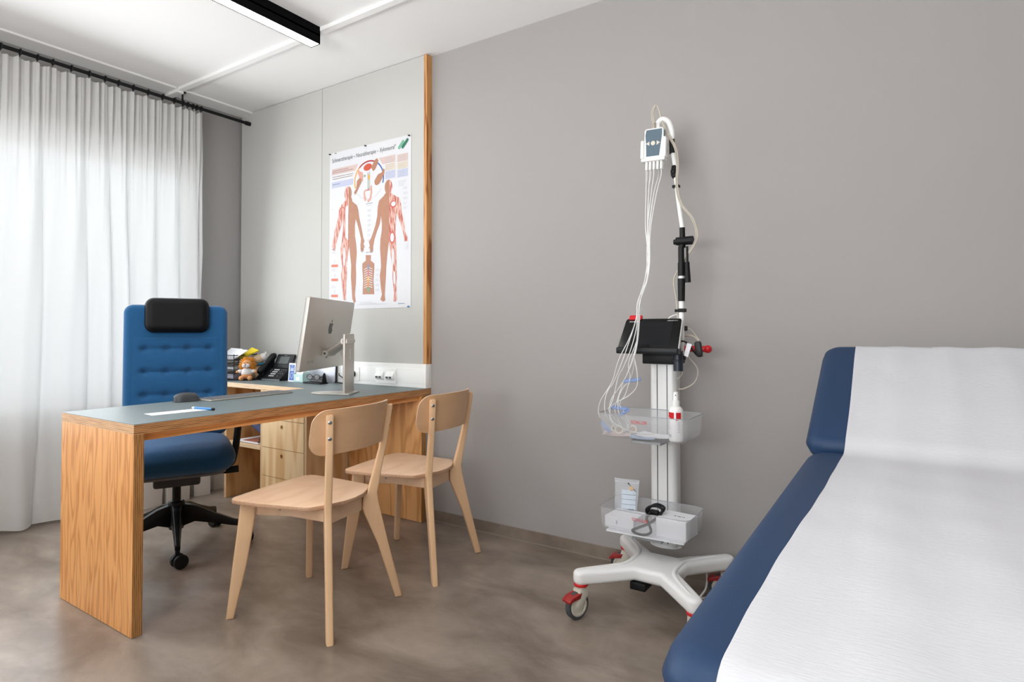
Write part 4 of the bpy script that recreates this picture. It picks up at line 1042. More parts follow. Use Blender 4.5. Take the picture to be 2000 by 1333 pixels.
for s in (-.034, .034): lathe(b, [(.025, 0), (.025, .001)], TR(-.80+s, -.1745, ZD+.040) @ RX(PI/2) @ Matrix.Diagonal((1, .65, 1, 1)), seg=20)
mkobj('lens', b, m_lens, t)
b = new(); tube(b, [(-.862, -.175, ZD+.043), (-.865, -.150, ZD+.042), (-.80, -.140, ZD+.030), (-.745, -.142, ZD+.022)], .0018, seg=6, n=5); tube(b, [(-.738, -.175, ZD+.043), (-.735, -.155, ZD+.042), (-.79, -.150, ZD+.034), (-.85, -.150, ZD+.022)], .0018, seg=6, n=5)
mkobj('temple', b, m_black, t)
t = thing('spectacle_stand', 'low black plastic stand with an upright fin holding the spectacles', 'stand', (-.80, -.16, ZD))
b = new(); prism(b, rrect(.165, .07, .012), .008, TR(-.80, -.158, ZD+.0005), bev=.002); mkobj('base', b, m_black, t)
b = new(); prism(b, [(0, 0), (.038, 0), (.030, .04), (.024, .058), (.016, .058), (.006, .04)], .008, frame((-.722, -.178, ZD+.0088), (0, 1, 0), (0, 0, 1)), bev=.002); mkobj('fin', b, m_black, t)
b = new(); box(b, (-.865, -.140, ZD+.0088), (-.735, -.136, ZD+.050), .001); mkobj('back_plate', b, m_grey, t)
b = new(); tube(b, [(-.70, -.06, .80), (-.68, -.075, .79), (-.655, -.07, .775), (-.65, -.065, .7455)], .003, seg=6, n=5); tube(b, [(-.70, -.075, .7445), (-.66, -.085, .7445), (-.60, -.075, .7445), (-.585, -.085, .76), (-.571, -.09, .79)], .003, seg=6, n=5)
single('power_cable', b, m_black, 'black power cable behind the monitor stand near the wall', 'cable', (-.65, -.08, ZD))

# on the shelf of the side desk
b = new(); box(b, (-1.30, -.36, .3655), (-1.045, -.12, .372)); box(b, (-1.29, -.372, .3722), (-1.06, -.14, .379), T=None)
t = thing('magazine', 'white magazines with a reddish cover lying in the side desk shelf', 'magazine', (-1.18, -.24, .366))
mkobj('pages', b, m_paper, t, smooth=0)
b = new(); box(b, (-1.24, -.365, .3792), (-1.07, -.15, .3802)); mkobj('cover', b, mat('magazine_cover', srgb(170, 110, 96), rough=.3, var=.5, vscale=25), t, smooth=0)
b = new(); cushion(b, .24, .20, .045, .03, .022, TR(-1.145, -.22, .447) @ RY(math.radians(22)), lambda x, y: .003*math.sin(x*30), 24, 24)
single('fabric_pouch', b, mat('slate_blue_cloth', srgb(70, 78, 112), rough=.9, bump=.2, bscale=300), 'slate blue soft pouch lying on the magazines in the shelf', 'pouch', (-1.145, -.22, .41))
b = new(); tube(b, [(-1.06, -.355, .400), (-1.045, -.375, .404), (-1.042, -.366, .386), (-1.06, -.372, .3835), (-1.075, -.362, .3835), (-1.06, -.35, .395)], .0025, seg=6, n=6, closed=True)
single('headphone_cable', b, m_black, 'small loop of black cord lying on the magazines', 'cord', (-1.06, -.365, .381))

# canvas bags on the floor below the window
def bag(x0, y0, x1, y1, h, lab, i, rot=0):
    t = thing('canvas_bag', lab, 'bag', ((x0+x1)/2, (y0+y1)/2, 0), rot, 'cream canvas bags on the floor')
    b = new(); g = []; w, d = (x1-x0)/2, (y1-y0)/2; rn = random.Random(i); nz, na = 10, 40
    for j in range(nz+1):
        z = h*j/nz+.001; row = []; k = 1-.10*(j/nz)**1.5
        for a in range(na):
            th_ = 2*PI*a/na; c, s = math.cos(th_), math.sin(th_)
            q = 1/max(abs(c), abs(s)); q = q*.8+.2*1.1
            wob = 1+.03*math.sin(th_*5+j*.8+i)*(j/nz)+.012*math.sin(th_*11+j)
            bul = 1+.05*math.sin(j/nz*PI)
            row.append(b.verts.new((c*q*w*k*wob*bul, s*q*d*k*wob*bul, z+.012*math.sin(th_*3+i)*(j/nz))))
        g.append(row)
    for j in range(nz):
        for a in range(na): b.faces.new((g[j][a], g[j][(a+1) % na], g[j+1][(a+1) % na], g[j+1][a]))
    b.faces.new(g[0][::-1]); b.faces.new(g[-1])
    mkobj('body', b, m_canvas, t, local=True, smooth=50)
    b = new(); tube(b, [(w*.5, -d*.4, h-.004), (w*.55, -d*.3, h+.03), (w*.5, d*.3, h+.03), (w*.5, d*.4, h-.004)], .005, seg=6, n=5, flat=2.5); mkobj('handle', b, m_canvas, t, local=True)
    return t
bag(-1.675, -.80, -1.545, -.69, .24, 'cream canvas bag at the left end of the row behind the chair base', 1)
bag(-1.675, -.665, -1.540, -.525, .22, 'cream canvas bag directly behind the chair column', 2)
bag(-1.655, -.475, -1.555, -.375, .20, 'small cream canvas bag with puckered side, third from the left', 3, -.25)
t = bag(-1.735, -.33, -1.610, -.13, .22, 'printed canvas bag nearest the side desk panel', 4)
b = new()
for (v, u0, n, mi) in ((.155, -.05, 3, 0), (.155, -.018, 8, 1), (.105, -.05, 10, 1)):
    for k in range(n): box(b, (.0655, u0+k*.0085, v), (.0668, u0+k*.0085+.005, v+(.022 if mi == 0 else .012)), mi=mi)
mkobj('print', b, [m_blue, mat('print_slate', srgb(130, 140, 160))], t, local=True, smooth=0)

# ================================================================== medical cart
CC = Vector((1.439, -.351, 0))
t = thing('medical_cart', 'white wheeled medical cart with column and two clear trays by the grey wall', 'medical cart', CC)
P = []
AT = (.210, .221)
for qx, qy in ((1, 1), (-1, 1), (-1, -1), (1, -1)):
    c = Vector((.062, .080)); e = Vector(AT); d = (e-c).normalized(); n2 = Vector((d.y, -d.x)); r_ = .029
    seq = [Vector((.108, .052)), e+n2*r_]
    a0 = math.atan2(n2.y, n2.x)
    for k in range(1, 8): seq.append(e+Vector((math.cos(a0+PI*k/8), math.sin(a0+PI*k/8)))*r_)
    seq += [e-n2*r_, Vector((.050, .098))]
    seq = [(v.x*qx, v.y*qy) for v in seq]
    if qx*qy < 0: seq = seq[::-1]
    P += seq
b = prism(new(), P, .052, TR(CC.x, CC.y, .124), bev=.016, seg=4)
mkobj('base', b, m_whitem, t, smooth=60)
b = new()
for s in (-1, 1): tube(b, [(CC.x+s*.200, CC.y-.215, .168), (CC.x+s*.125, CC.y-.125, .172), (CC.x+s*.090, CC.y-.055, .174), (CC.x+s*.090, CC.y+.055, .174), (CC.x+s*.125, CC.y+.125, .172), (CC.x+s*.200, CC.y+.215, .168)], .009, seg=10, n=5)
mkobj('base_rib', b, m_whitem, t, smooth=60)
mkobj('under_box', box(new(), (CC.x-.065, CC.y-.105, .096), (CC.x-.005, CC.y-.03, .1235), .003), m_black, t)
colx = 1.406
b = new(); prism(b, rrect(.112, .075, .022, cx=colx, cy=-.135), .76, TR(0, 0, .172)); mkobj('column', b, m_aluw, t, smooth=45)
b = new()
for x in (-.022, .020): box(b, (colx+x-.0015, -.1733, .182), (colx+x+.0015, -.1715, .925))
mkobj('column_groove', b, m_black, t, smooth=0)
b = new(); lathe(b, [(.066, .172), (.062, .178), (.060, .188)], TR(colx, -.135, 0) @ Matrix.Diagonal((1, .75, 1, 1)), seg=36); mkobj('column_foot', b, m_whitem, t)
angs = {(-1, -1): math.radians(-112), (-1, 1): math.radians(190), (1, 1): math.radians(196), (1, -1): math.radians(-60)}
for (qx, qy), a in angs.items():
    cx_, cy_ = CC.x+qx*AT[0], CC.y+qy*AT[1]
    R = TR(cx_, cy_, 0) @ RZ(a)
    b = new(); cyl(b, (cx_, cy_, .108), (cx_, cy_, .124), .020)
    prism(b, [(-.018, .108), (-.020, .085), (.012, .045), (.030, .044), (.034, .056), (.026, .075), (.022, .108)], .040, R @ frame((0, .020, 0), (1, 0, 0), (0, 0, 1)), bev=.004)
    ct = mkobj('castor', b, m_cream, t)
    b = new(); lathe(b, [(.024, .117), (.0265, .120), (.0265, .126), (.024, .129)], TR(cx_, cy_, 0)); mkobj('ring', b, m_red, ct)
    b = new(); prism(b, [(.012, .100), (.058, .090), (.074, .078), (.072, .070), (.050, .076), (.020, .080)], .044, R @ frame((0, .022, 0), (1, 0, 0), (0, 0, 1)), bev=.003); mkobj('brake_pedal', b, m_dred, ct)
    b = new(); lathe(b, [(.034, -.011), (.044, -.0125), (.0495, -.008), (.0495, .008), (.044, .0125), (.034, .011)], R @ TR(.020, 0, .0497) @ RX(PI/2), seg=40); w = mkobj('wheel', b, m_rubber, ct)
    for q in (-1, 1):
        b = new(); lathe(b, [(.0385, 0), (.037, .003), (.030, .004), (.028, .0025), (.002, .005)], R @ TR(.020, q*.0105, .0497) @ RX(-q*PI/2), seg=32); mkobj('hub_cap', b, m_cream, ct)
b = new(); tube(b, [(1.50, -.20, .155), (1.545, -.17, .155), (1.575, -.15, .10), (1.575, -.16, .04), (1.56, -.18, .0045), (1.62, -.10, .0045)], .004, seg=8, n=6); mkobj('mains_cable', b, m_wire, t)
# trays
def tray(x0, x1, y0, y1, z0, z1, name, txt, r=.03):
    W_, D_ = x1-x0, y1-y0; cxx, cyy = (x0+x1)/2, (y0+y1)/2; th_ = .003
    b = new()
    lv = [(z0, -.030), (z0+.006, -.014), (z0+.018, -.004), (z0+.035, 0), (z1, .004)]
    for off, sgn in ((0, 1), (-th_, -1)):
        rings_ = []
        for z, o in lv:
            zz = z+(th_ if off else 0) if z != z1 else z
            rings_.append([b.verts.new((px, py, zz)) for px, py in rrect(W_+2*(o+off), D_+2*(o+off), max(.008, r+o+off), n=7, cx=cxx, cy=cyy)])
        for A, B in zip(rings_, rings_[1:]):
            for i in range(len(A)): b.faces.new((A[i], A[(i+1) % len(A)], B[(i+1) % len(A)], B[i]))
        b.faces.new(rings_[0])
        if sgn == 1: top = rings_[-1]
        else:
            for i in range(len(top)): b.faces.new((top[i], top[(i+1) % len(top)], rings_[-1][(i+1) % len(top)], rings_[-1][i]))
    o = mkobj(name, b, m_acryl, t, smooth=40)
    b = new(); tube(b, [(px, py, z1) for px, py in rrect(W_+.006, D_+.006, r+.003, n=7, cx=cxx, cy=cyy)], .0016, seg=6, closed=True); mkobj('rim', b, m_acedge, o)
    b = new(); box(b, (cxx-.05, -.173, z0-.012), (cxx+.065, y0+.035, z0-.002), .003); mkobj('bracket', b, m_acedge, o)
    text('lettering', 'SCHILLER', TR(cxx-.037, y0-.0052, z0+.068 if z1-z0 > .09 else z0+.05) @ RX(PI/2), .064, m_red, o, height=.0125)
    return o
tray(1.222, 1.576, -.402, -.178, .640, .738, 'upper_tray', 1)
tray(1.214, 1.575, -.385, -.178, .262, .362, 'lower_tray', 1)
# head of the column
b = new(); box(b, (1.343, -.235, .930), (1.480, -.10, .974), .004); mkobj('column_head', b, m_black, t)
b = new(); tube(b, [(1.497, -.2, .955), (1.497, -.2, 1.40)], .0105, seg=16); mkobj('pole', b, m_white, t)
b = new(); box(b, (1.455, -.215, .945), (1.51, -.185, .972), .004); mkobj('pole_clamp', b, m_black, t)
b = new(); cyl(b, (1.497, -.2, 1.185), (1.497, -.2, 1.276), .0135, .0150); cyl(b, (1.497, -.2, 1.287), (1.497, -.2, 1.34), .0140); cyl(b, (1.497, -.2, 1.34), (1.497, -.2, 1.405), .0120)
mkobj('pole_grip', b, m_black, t)
b = new(); cyl(b, (1.499, -.195, 1.402), (1.501, -.195, 1.455), .0145, .0110); cyl(b, (1.478, -.200, 1.428), (1.545, -.200, 1.428), .0165, .0175, seg=24); lathe(b, [(.006, 0), (.011, .004), (.011, .014), (.006, .016)], TR(1.482, -.2, 1.426) @ RY(-PI/2), seg=10); cyl(b, (1.502, -.2, 1.44), (1.502, -.2, 1.482), .011)
mkobj('elbow_joint', b, m_black, t)
b = new(); cyl(b, (1.521, -.2, 1.405), (1.523, -.2, 1.26), .0045); tube(b, [(1.520, -.2, 1.342), (1.523, -.2, 1.26)], [.010, .0125], seg=14); mkobj('tension_handle', b, m_black, t)
up = [(1.502, -.2, 1.479), (1.487, -.2, 1.593), (1.479, -.2, 1.671), (1.474, -.2, 1.736), (1.464, -.2, 1.800)]
b = new(); tube(b, up, .0088, seg=14, n=4); mkobj('upper_arm', b, m_white, t)
b = new(); tube(b, [(1.4635, -.2, 1.79), (1.461, -.2, 1.85)], [.0125, .0115], seg=12); tube(b, [(1.470, -.2, 1.739), (1.473, -.2, 1.722), (1.472, -.2, 1.700), (1.473, -.2, 1.688)], [.010, .0155, .0155, .010], seg=14); ball(b, (1.470, -.213, 1.712), (.011, .006, .012)); box(b, (1.464, -.211, 1.647), (1.492, -.189, 1.658), .002)
mkobj('arm_clamp', b, m_black, t)
b = new(); tube(b, [(1.461, -.2, 1.845), (1.463, -.205, 1.880), (1.452, -.215, 1.918), (1.430, -.225, 1.930), (1.413, -.228, 1.915), (1.412, -.228, 1.890)], .011, seg=14, n=6); mkobj('hook', b, m_white, t)
b = new(); box(b, (1.484, -.214, 1.140), (1.514, -.186, 1.155), .003); cyl(b, (1.472, -.205, 1.147), (1.49, -.205, 1.147), .006); mkobj('cable_clip', b, m_black, t)
b = new(); box(b, (1.5, -.19, 1.065), (1.513, -.17, 1.085), .003); cyl(b, (1.497, -.19, 1.075), (1.505, -.185, 1.075), .005); mkobj('cable_clip', b, m_black, t)

# tablet recorder on its holder
t = thing('recorder_tablet', 'black medical recorder tablet with tilted screen on top of the cart', 'tablet', (1.388, -.26, .975))
A_, B_ = Vector((0, -.302, .998)), Vector((0, -.222, 1.116)); sl = math.atan2(B_.z-A_.z, B_.y-A_.y)
Tt = TR(1.389, -.302, .998) @ RX(sl)
b = prism(new(), [(-.127, 0), (.127, 0), (.1200, .132), (.114, .1425), (-.114, .1425), (-.1200, .132)], .016, Tt @ TR(0, 0, -.018), bev=.003); mkobj('housing', b, m_white, t)
b = prism(new(), [(-.1245, .001), (.1245, .001), (.1175, .131), (.112, .1405), (-.112, .1405), (-.1175, .131)], .002, Tt @ TR(0, 0, -.001), bev=.0006); sc_ = mkobj('front_glass', b, m_blackg, t)
b = prism(new(), [(-.088, .014), (.088, .014), (.084, .125), (-.084, .125)], .0003, Tt @ TR(0, 0, .0012)); mkobj('display', b, m_screen, sc_, smooth=0)
b = new(); box(b, (1.262, -.318, .973), (1.516, -.265, .999), .005); box(b, (1.30, -.28, .9745), (1.47, -.2, .99)); mkobj('holder', b, m_blackp, t)
b = new(); prism(b, rrect(.055, .022, .004, cx=-.078, cy=.146), .014, Tt @ TR(0, 0, -.008), bev=.003); tg = mkobj('red_tag', b, m_red, t)
text('lettering', 'SCHILLER', Tt @ TR(-.100, .122, .0025), .040, m_white, sc_, height=.006)
text('lettering', 'CARDIOVIT FT-1', Tt @ TR(.060, .128, .0015), .042, m_white, sc_, height=.0042)
# sensor module hanging under the hook
t = thing('ecg_module', 'white and slate grey sensor module with round buttons hanging from the cart arm', 'medical device', (1.409, -.245, 1.76))
Tm = TR(1.406, -.250, 1.826) @ RY(math.radians(2)) @ RX(PI/2)
b = prism(new(), [(-.040, .055), (-.034, .062), (.034, .062), (.040, .055), (.042, -.058), (.034, -.064), (-.034, -.064), (-.042, -.058)], .024, Tm @ TR(0, 0, -.012), bev=.004); mkobj('housing', b, m_white, t)
b = prism(new(), [(-.031, .056), (.034, .056), (.035, .035), (.031, 0), (.025, -.052), (-.029, -.052), (-.031, 0), (-.035, .035)], .001, Tm @ TR(0, 0, .0121)); mkobj('front_label', b, m_slate, t, smooth=0)
for q in (-.0425, .0355):
    b = new(); box(b, (q, .015, -.006), (q+.007, .052, .006), .002); b.transform(Tm); mkobj('side_grip', b, m_slate, t)
b = new(); prism(b, rrect(.016, .082, .006, cx=.045, cy=-.020), .034, Tm @ TR(0, 0, -.016), bev=.003); prism(b, rrect(.014, .074, .005, cx=-.046, cy=-.022), .034, Tm @ TR(0, 0, -.016), bev=.003); prism(b, rrect(.10, .012, .004, cx=0, cy=-.066), .034, Tm @ TR(0, 0, -.016), bev=.003); mkobj('holder', b, m_white, t)
for kx in (-1, 1):
    b = prism(new(), [(kx*.030, 0), (kx*.015, .009), (kx*.015, -.009)], .0018, Tm @ TR(-.001, .0, .0132), bev=.0004); mkobj('button', b, m_cream, t)
b = new(); lathe(b, [(.0092, 0), (.0092, .0016), (.008, .002)], Tm @ TR(-.001, 0, .0132), seg=24); mkobj('button', b, m_cream, t)
for k, x in enumerate((-.031, -.0155, 0, .0155, .031)):
    b = new()
    for zz in (0, -.012): cyl(b, Tm @ Vector((x, -.068, zz)), Tm @ Vector((x, -.104, zz)), .0058, .0050, seg=12)
    mkobj('plug', b, m_white, t)
b = new(); cyl(b, Tm @ Vector((-.004, .061, 0)), Tm @ Vector((-.006, .088, 0)), .006, .0045)
for k in range(6): cyl(b, Tm @ Vector((-.004, .064+k*.004, 0)), Tm @ Vector((-.004, .066+k*.004, 0)), .0072)
mkobj('cable_boot', b, m_beige, t)
# supply cable
b = new()
for dx in (0, .006):
    pts = [(1.400+dx, -.250, 1.912), (1.393+dx, -.245, 1.95), (1.397+dx, -.24, 1.975), (1.407+dx*.4, -.235, 1.988), (1.418+dx*.2, -.232, 1.970), (1.430+dx*.5, -.228, 1.916), (1.451+dx, -.224, 1.862), (1.479+dx, -.220, 1.805), (1.487+dx, -.218, 1.733), (1.482+dx, -.214, 1.652), (1.499+dx, -.212, 1.577), (1.540+dx, -.205, 1.517), (1.558+dx, -.20, 1.452), (1.543+dx, -.20, 1.405), (1.519+dx, -.196, 1.372), (1.502, -.178, 1.345), (1.482, -.18, 1.318), (1.468, -.19, 1.290), (1.466, -.2, 1.256), (1.476, -.205, 1.207), (1.481, -.206, 1.150), (1.4845, -.19, 1.10), (1.49, -.165, 1.04), (1.495, -.16, .99)]
    tube(b, pts, .0030, seg=8, n=7)
single('supply_cable', b, m_beige, 'beige twin cable looping down the cart arm from the module', 'cable', (1.49, -.2, 1.4))
b = new(); tube(b, [(1.493, -.16, 1.042), (1.515, -.165, 1.046), (1.54, -.17, 1.040), (1.559, -.172, 1.024)], .0045, seg=8, n=6, flat=1.6); tube(b, [(1.50, -.176, 1.077), (1.523, -.17, 1.072), (1.545, -.172, 1.047), (1.561, -.174, 1.026)], .002, seg=6, n=6); tube(b, [(1.50, -.165, .98), (1.52, -.17, .954), (1.552, -.17, .909), (1.538, -.165, .857), (1.49, -.155, .828), (1.464, -.15, .826)], .0028, seg=8, n=6); tube(b, [(1.50, -.19, .905), (1.485, -.165, .885), (1.464, -.16, .865)], .0022, seg=6, n=5)
single('sensor_cable', b, m_beige, 'thin beige cable curving beside the column right of the tablet', 'cable', (1.52, -.17, .95))
b = new(); tube(b, [(1.435, -.2, 1.105), (1.45, -.195, 1.122), (1.47, -.19, 1.130), (1.478, -.19, 1.128), (1.478, -.188, 1.09)], .003, seg=8, n=6); single('tablet_cable', b, m_wire, 'short white cable arching behind the tablet top edge', 'cable', (1.46, -.19, 1.11))
# strap, red holder, battery
t = thing('wrist_strap', 'black strap with white tag and buckle hung on the red holder', 'strap', (1.55, -.215, .99))
b = new(); pts = [(1.492, -.24, 1.020), (1.515, -.238, 1.024), (1.538, -.236, 1.010), (1.555, -.235, .985), (1.572, -.234, .966), (1.588, -.233, .968)]
tube(b, pts, .0035, seg=8, n=6, flat=3.5); mkobj('band', b, m_blackp, t)
b = new(); prism(b, rrect(.025, .058, .008), .020, TR(1.577, -.236, .995) @ RY(-.12) @ RX(PI/2), bev=.004); mkobj('buckle', b, m_blackp, t)
b = new(); prism(b, [(0, 0), (.018, -.006), (.002, -.056), (-.014, -.050)], .0012, TR(1.535, -.252, 1.018) @ RX(PI/2) ); mkobj('tag', b, m_paper, t, smooth=0)
b = new(); tube(b, [(1.495, -.17, .992), (1.595, -.17, .992)], .0125, seg=18); ball(b, (1.592, -.17, .992), .016)
single('red_handle', b, m_red, 'red rounded handle rod sticking out right of the tablet', 'handle', (1.54, -.17, .992))
t = thing('bottle_holder', 'dark blue cylinder in a ring holder on the column right side', 'holder', (1.493, -.235, .907))
b = new(); cyl(b, (1.493, -.235, .905), (1.493, -.235, .985), .0185, seg=26); mkobj('cylinder', b, m_navyp, t)
b = new(); cyl(b, (1.493, -.235, .985), (1.493, -.235, .993), .0165, seg=26); mkobj('cap', b, m_white, t)
b = new(); tube(b, [(1.493+.021*math.cos(a*PI/12), -.235+.021*math.sin(a*PI/12), .948) for a in range(24)], .003, seg=6, closed=True, flat=1); box(b, (1.462, -.218, .945), (1.49, -.214, .951)); mkobj('ring', b, m_navyp, t)

# electrode leads
W_ = {
 1: [(1.364,1.182),(1.362,1.136),(1.352,1.089),(1.327,1.028),(1.297,.976),(1.276,.933),(1.251,.866),(1.230,.826),(1.204,.787),(1.189,.752),(1.188,.718),(1.203,.671),(1.244,.637+.012)],
 2: [(1.367,1.182),(1.364,1.126),(1.347,1.061),(1.317,.981),(1.291,.919),(1.256,.852),(1.235,.822),(1.222,.778),(1.224,.726),(1.240,.679),(1.262,.655)],
 3: [(1.369,1.182),(1.366,1.089),(1.341,.996),(1.306,.920),(1.279,.881),(1.261,.804),(1.250,.766),(1.238,.741),(1.26,.69),(1.275,.660)],
 4: [(1.377,1.182),(1.369,1.066),(1.356,.987),(1.331,.883),(1.296,.835),(1.278,.791),(1.280,.730),(1.295,.690),(1.305,.655)],
 5: [(1.381,1.182),(1.369,1.089),(1.361,1.019),(1.353,.963),(1.365,.903),(1.360,.847),(1.326,.808),(1.271,.776),(1.245,.750),(1.25,.70),(1.30,.662),(1.38,.648),(1.44,.646)],
 6: [(1.372,1.182),(1.364,1.043),(1.326,.939),(1.329,.883),(1.321,.845),(1.306,.807),(1.281,.768),(1.300,.74),(1.31,.69),(1.29,.655)],
 7: [(1.374,1.182),(1.370,1.12),(1.366,1.04),(1.345,.96),(1.318,.90),(1.290,.84),(1.272,.79),(1.262,.74),(1.268,.69),(1.285,.656)],
 8: [(1.379,1.182),(1.374,1.10),(1.364,1.0),(1.34,.93),(1.305,.87),(1.27,.82),(1.250,.79),(1.243,.75),(1.255,.70),(1.32,.657),(1.40,.650)]}
t = thing('electrode_leads', 'bundle of thin white electrode leads hanging from the module into the upper tray', 'cables', (1.39, -.29, 1.7))
plugx = [-.031, -.031, -.0155, -.0155, 0, .0155, .031, 0.0155]
for k, pts in W_.items():
    top = Tm @ Vector((plugx[k-1], -.103, 0 if k % 2 else -.012)); rn = random.Random(k*5)
    path = [tuple(top), (top.x, top.y-.003, top.z-.03)]
    cxs = 1.390+(plugx[k-1])*.35
    path += [(top.x+(cxs-top.x)*.45, -.266, 1.62), (cxs+rn.uniform(-.004, .004)-.003, -.278, 1.48), (1.391+rn.uniform(-.007, .007), -.285, 1.36), (1.384+rn.uniform(-.007, .007), -.292, 1.27)]
    dy = -.330+rn.uniform(-.006, .006)
    for i, (x, z) in enumerate(pts):
        yy = dy-(.012 if z > .9 else 0)+.004*math.sin(i*1.3+k)+(.035 if z < .70 else 0)+(.04 if x > 1.35 and z < .7 else 0)
        path.append((x, max(yy, -.375), max(z, .6485)))
    b = new(); tube(b, path, .0019, seg=7, n=6); mkobj('lead', b, m_wire, t)
for k, (x, y, z, ry) in enumerate(((1.335, -.325, .866, .14), (1.275, -.325, .752, -.05), (1.228, -.345, .674, -.75), (1.30, -.32, .735, .6))):
    b = new(); prism(b, rrect(.075 if k < 2 else .055, .016, .006), .005, TR(x, y, z) @ RY(-ry) @ RX(PI/2-.7), bev=.001); mkobj('lead_clip', b, m_clip, t)
for (x, y, z) in ((1.272, -.31, .662), (1.245, -.285, .6625), (1.315, -.27, .6625)):
    b = new(); T2 = TR(x, y, z) @ RZ(.3) @ RX(PI/2-.5); tube(b, [tuple(T2 @ Vector((.0145*math.cos(a*PI/10), .0145*math.sin(a*PI/10), 0))) for a in range(20)], .0042, seg=8, closed=True)
    lathe(b, [(.008, -.004), (.011, -.004), (.011, -.002)], T2, seg=20, mi=1)
    mkobj('electrode', b, [m_cream, mat('electrode_disc', srgb(176, 156, 146))], t)
def curled(lab, cx_, cy_, z, w, d, rz, m_, name='paper_sheet'):
    b = new(); g = []
    for j in range(9):
        row = []
        for i in range(13):
            u, v = i/12*2-1, j/8*2-1; row.append(b.verts.new((u*w/2, v*d/2, .006*u*u*(1 if u < 0 else .6)+.002*math.sin(v*3))))
        g.append(row)
    for j in range(8):
        for i in range(12): b.faces.new((g[j][i], g[j][i+1], g[j+1][i+1], g[j+1][i]))
    r = bmesh.ops.extrude_face_region(b, geom=b.faces[:])
    for v in [q for q in r['geom'] if isinstance(q, bmesh.types.BMVert)]: v.co.z += .0008
    b.transform(TR(cx_, cy_, z) @ RZ(rz)); return single(name, b, m_, lab, 'paper', (cx_, cy_, z))
curled('pink tinted graph paper strip curled in the upper clear tray', 1.268, -.32, .6443, .11, .08, .25, mat('pink_paper', srgb(232, 214, 210)))
curled('white booklet lying at the back of the upper clear tray', 1.41, -.27, .6440, .14, .10, -.1, m_paper)
curled('pale blue sachet under the paper in the upper clear tray', 1.385, -.345, .6438, .10, .045, .06, mat('pale_blue_sachet', srgb(178, 196, 222)))
# spray bottle
t = thing('spray_bottle', 'white disinfectant spray bottle with red label standing in the upper tray', 'spray bottle', (1.515, -.335, .6438))
Tsb = TR(1.515, -.335, .6438)
b = new(); lathe(b, [(.022, 0), (.0262, .004), (.0268, .012), (.0268, .115), (.025, .124), (.018, .132), (.0125, .134), (.0125, .14)], Tsb, seg=36); mkobj('bottle', b, m_white, t)
b = new(); lathe(b, [(.0138, .1345), (.0142, .137), (.0138, .153), (.012, .155)], Tsb, seg=28); mkobj('collar', b, m_white, t)
b = new(); lathe(b, [(.0105, .1552), (.0098, .178), (.0088, .186), (.006, .188)], Tsb, seg=24); hd_ = mkobj('spray_head', b, m_white, t)
b = new(); lathe(b, [(.0020, 0), (.0018, .0012)], Tsb @ TR(.002, -.0096, .176) @ RX(PI/2), seg=10); mkobj('nozzle', b, m_black, hd_)
def wrap(a0, a1, z0, z1, dz=0, n=10, r_=.0270):
    b = new(); pv = None
    for i in range(n+1):
        a = math.radians(a0+(a1-a0)*i/n); zz = z0+dz*i/n
        q = [b.verts.new((1.515+r_*math.cos(a), -.335+r_*math.sin(a), .6438+z)) for z in (zz, z1)]
        if pv: b.faces.new((pv[0], q[0], q[1], pv[1]))
        pv = q
    return b
mkobj('paper_label', wrap(-200, -20, .012, .110, r_=.0269), m_paper, t, smooth=-60)
mkobj('red_label', wrap(-160, -88, .0925, .112, -.006, r_=.0271), m_red, t, smooth=-60)
mkobj('red_label', wrap(-72, -30, .080, .112, .008, r_=.0271), m_red, t, smooth=-60)
b = new()
for i in range(9): merge(b, wrap(-145+i*4, -145+i*4+2, .018, .029, n=1, r_=.02712))
for k in range(7): merge(b, wrap(-150, -115-random.random()*15, .05+k*.006, .0512+k*.006, n=5, r_=.02712)); merge(b, wrap(-60, -42+random.random()*8, .038+k*.006, .0392+k*.006, n=4, r_=.02712))
mkobj('small_print', b, m_grey, t, smooth=-60)
# lower tray contents
b = new(); box(b, (-.155, -.085, 0), (.155, .085, .006)); b.transform(TR(1.395, -.285, .2658) @ RZ(.02))
single('paper_stack', b, m_paper, 'stack of white papers at the bottom of the lower clear tray', 'paper', (1.395, -.285, .266), smooth=0)
def carton(lab, x, y, z, w, d, h, rz, mk=None, dark=False):
    t = thing('white_box', lab, 'box', (x, y, z), rz)
    mkobj('carton', box(new(), (-w/2, -d/2, 0), (w/2, d/2, h), .0015, 1), m_paper, t, local=True)
    if mk == 'top':
        b = new()
        for k, (a, c) in enumerate(((0, .008), (.011, .005), (.018, .009), (.030, .005), (.038, .004))): box(b, (-.01+a, -.004+(k % 2)*.003, h+.0001), (-.01+a+c*.8, .004, h+.0004))
        mkobj('print', b, m_dgrey, t, local=True, smooth=0)
    if mk == 'side':
        b = new(); box(b, (-.012, -d/2-.0004, h*.4), (-.008, -d/2-.0001, h*.7)); mkobj('print', b, m_grey, t, local=True, smooth=0)
        mkobj('lid_seam', box(new(), (-w/2+.004, -d/2-.0004, .006), (w/2-.004, -d/2-.0001, .0068)), m_grey, t, local=True, smooth=0)
    return t
carton('low white carton at the left side of the lower clear tray', 1.287, -.285, .2722, .125, .12, .046, -.04, 'side')
carton('square white box with small print on top at the right of the lower tray', 1.500, -.285, .2722, .122, .115, .072, -.10, 'top')
t = thing('plastic_bag', 'clear zip bag with sachets and a pin sticking up from the lower tray', 'plastic bag', (1.268, -.235, .32))
Tg = TR(1.268, -.235, .3185) @ RZ(.1) @ RX(PI/2-.18)
b = new(); g = []
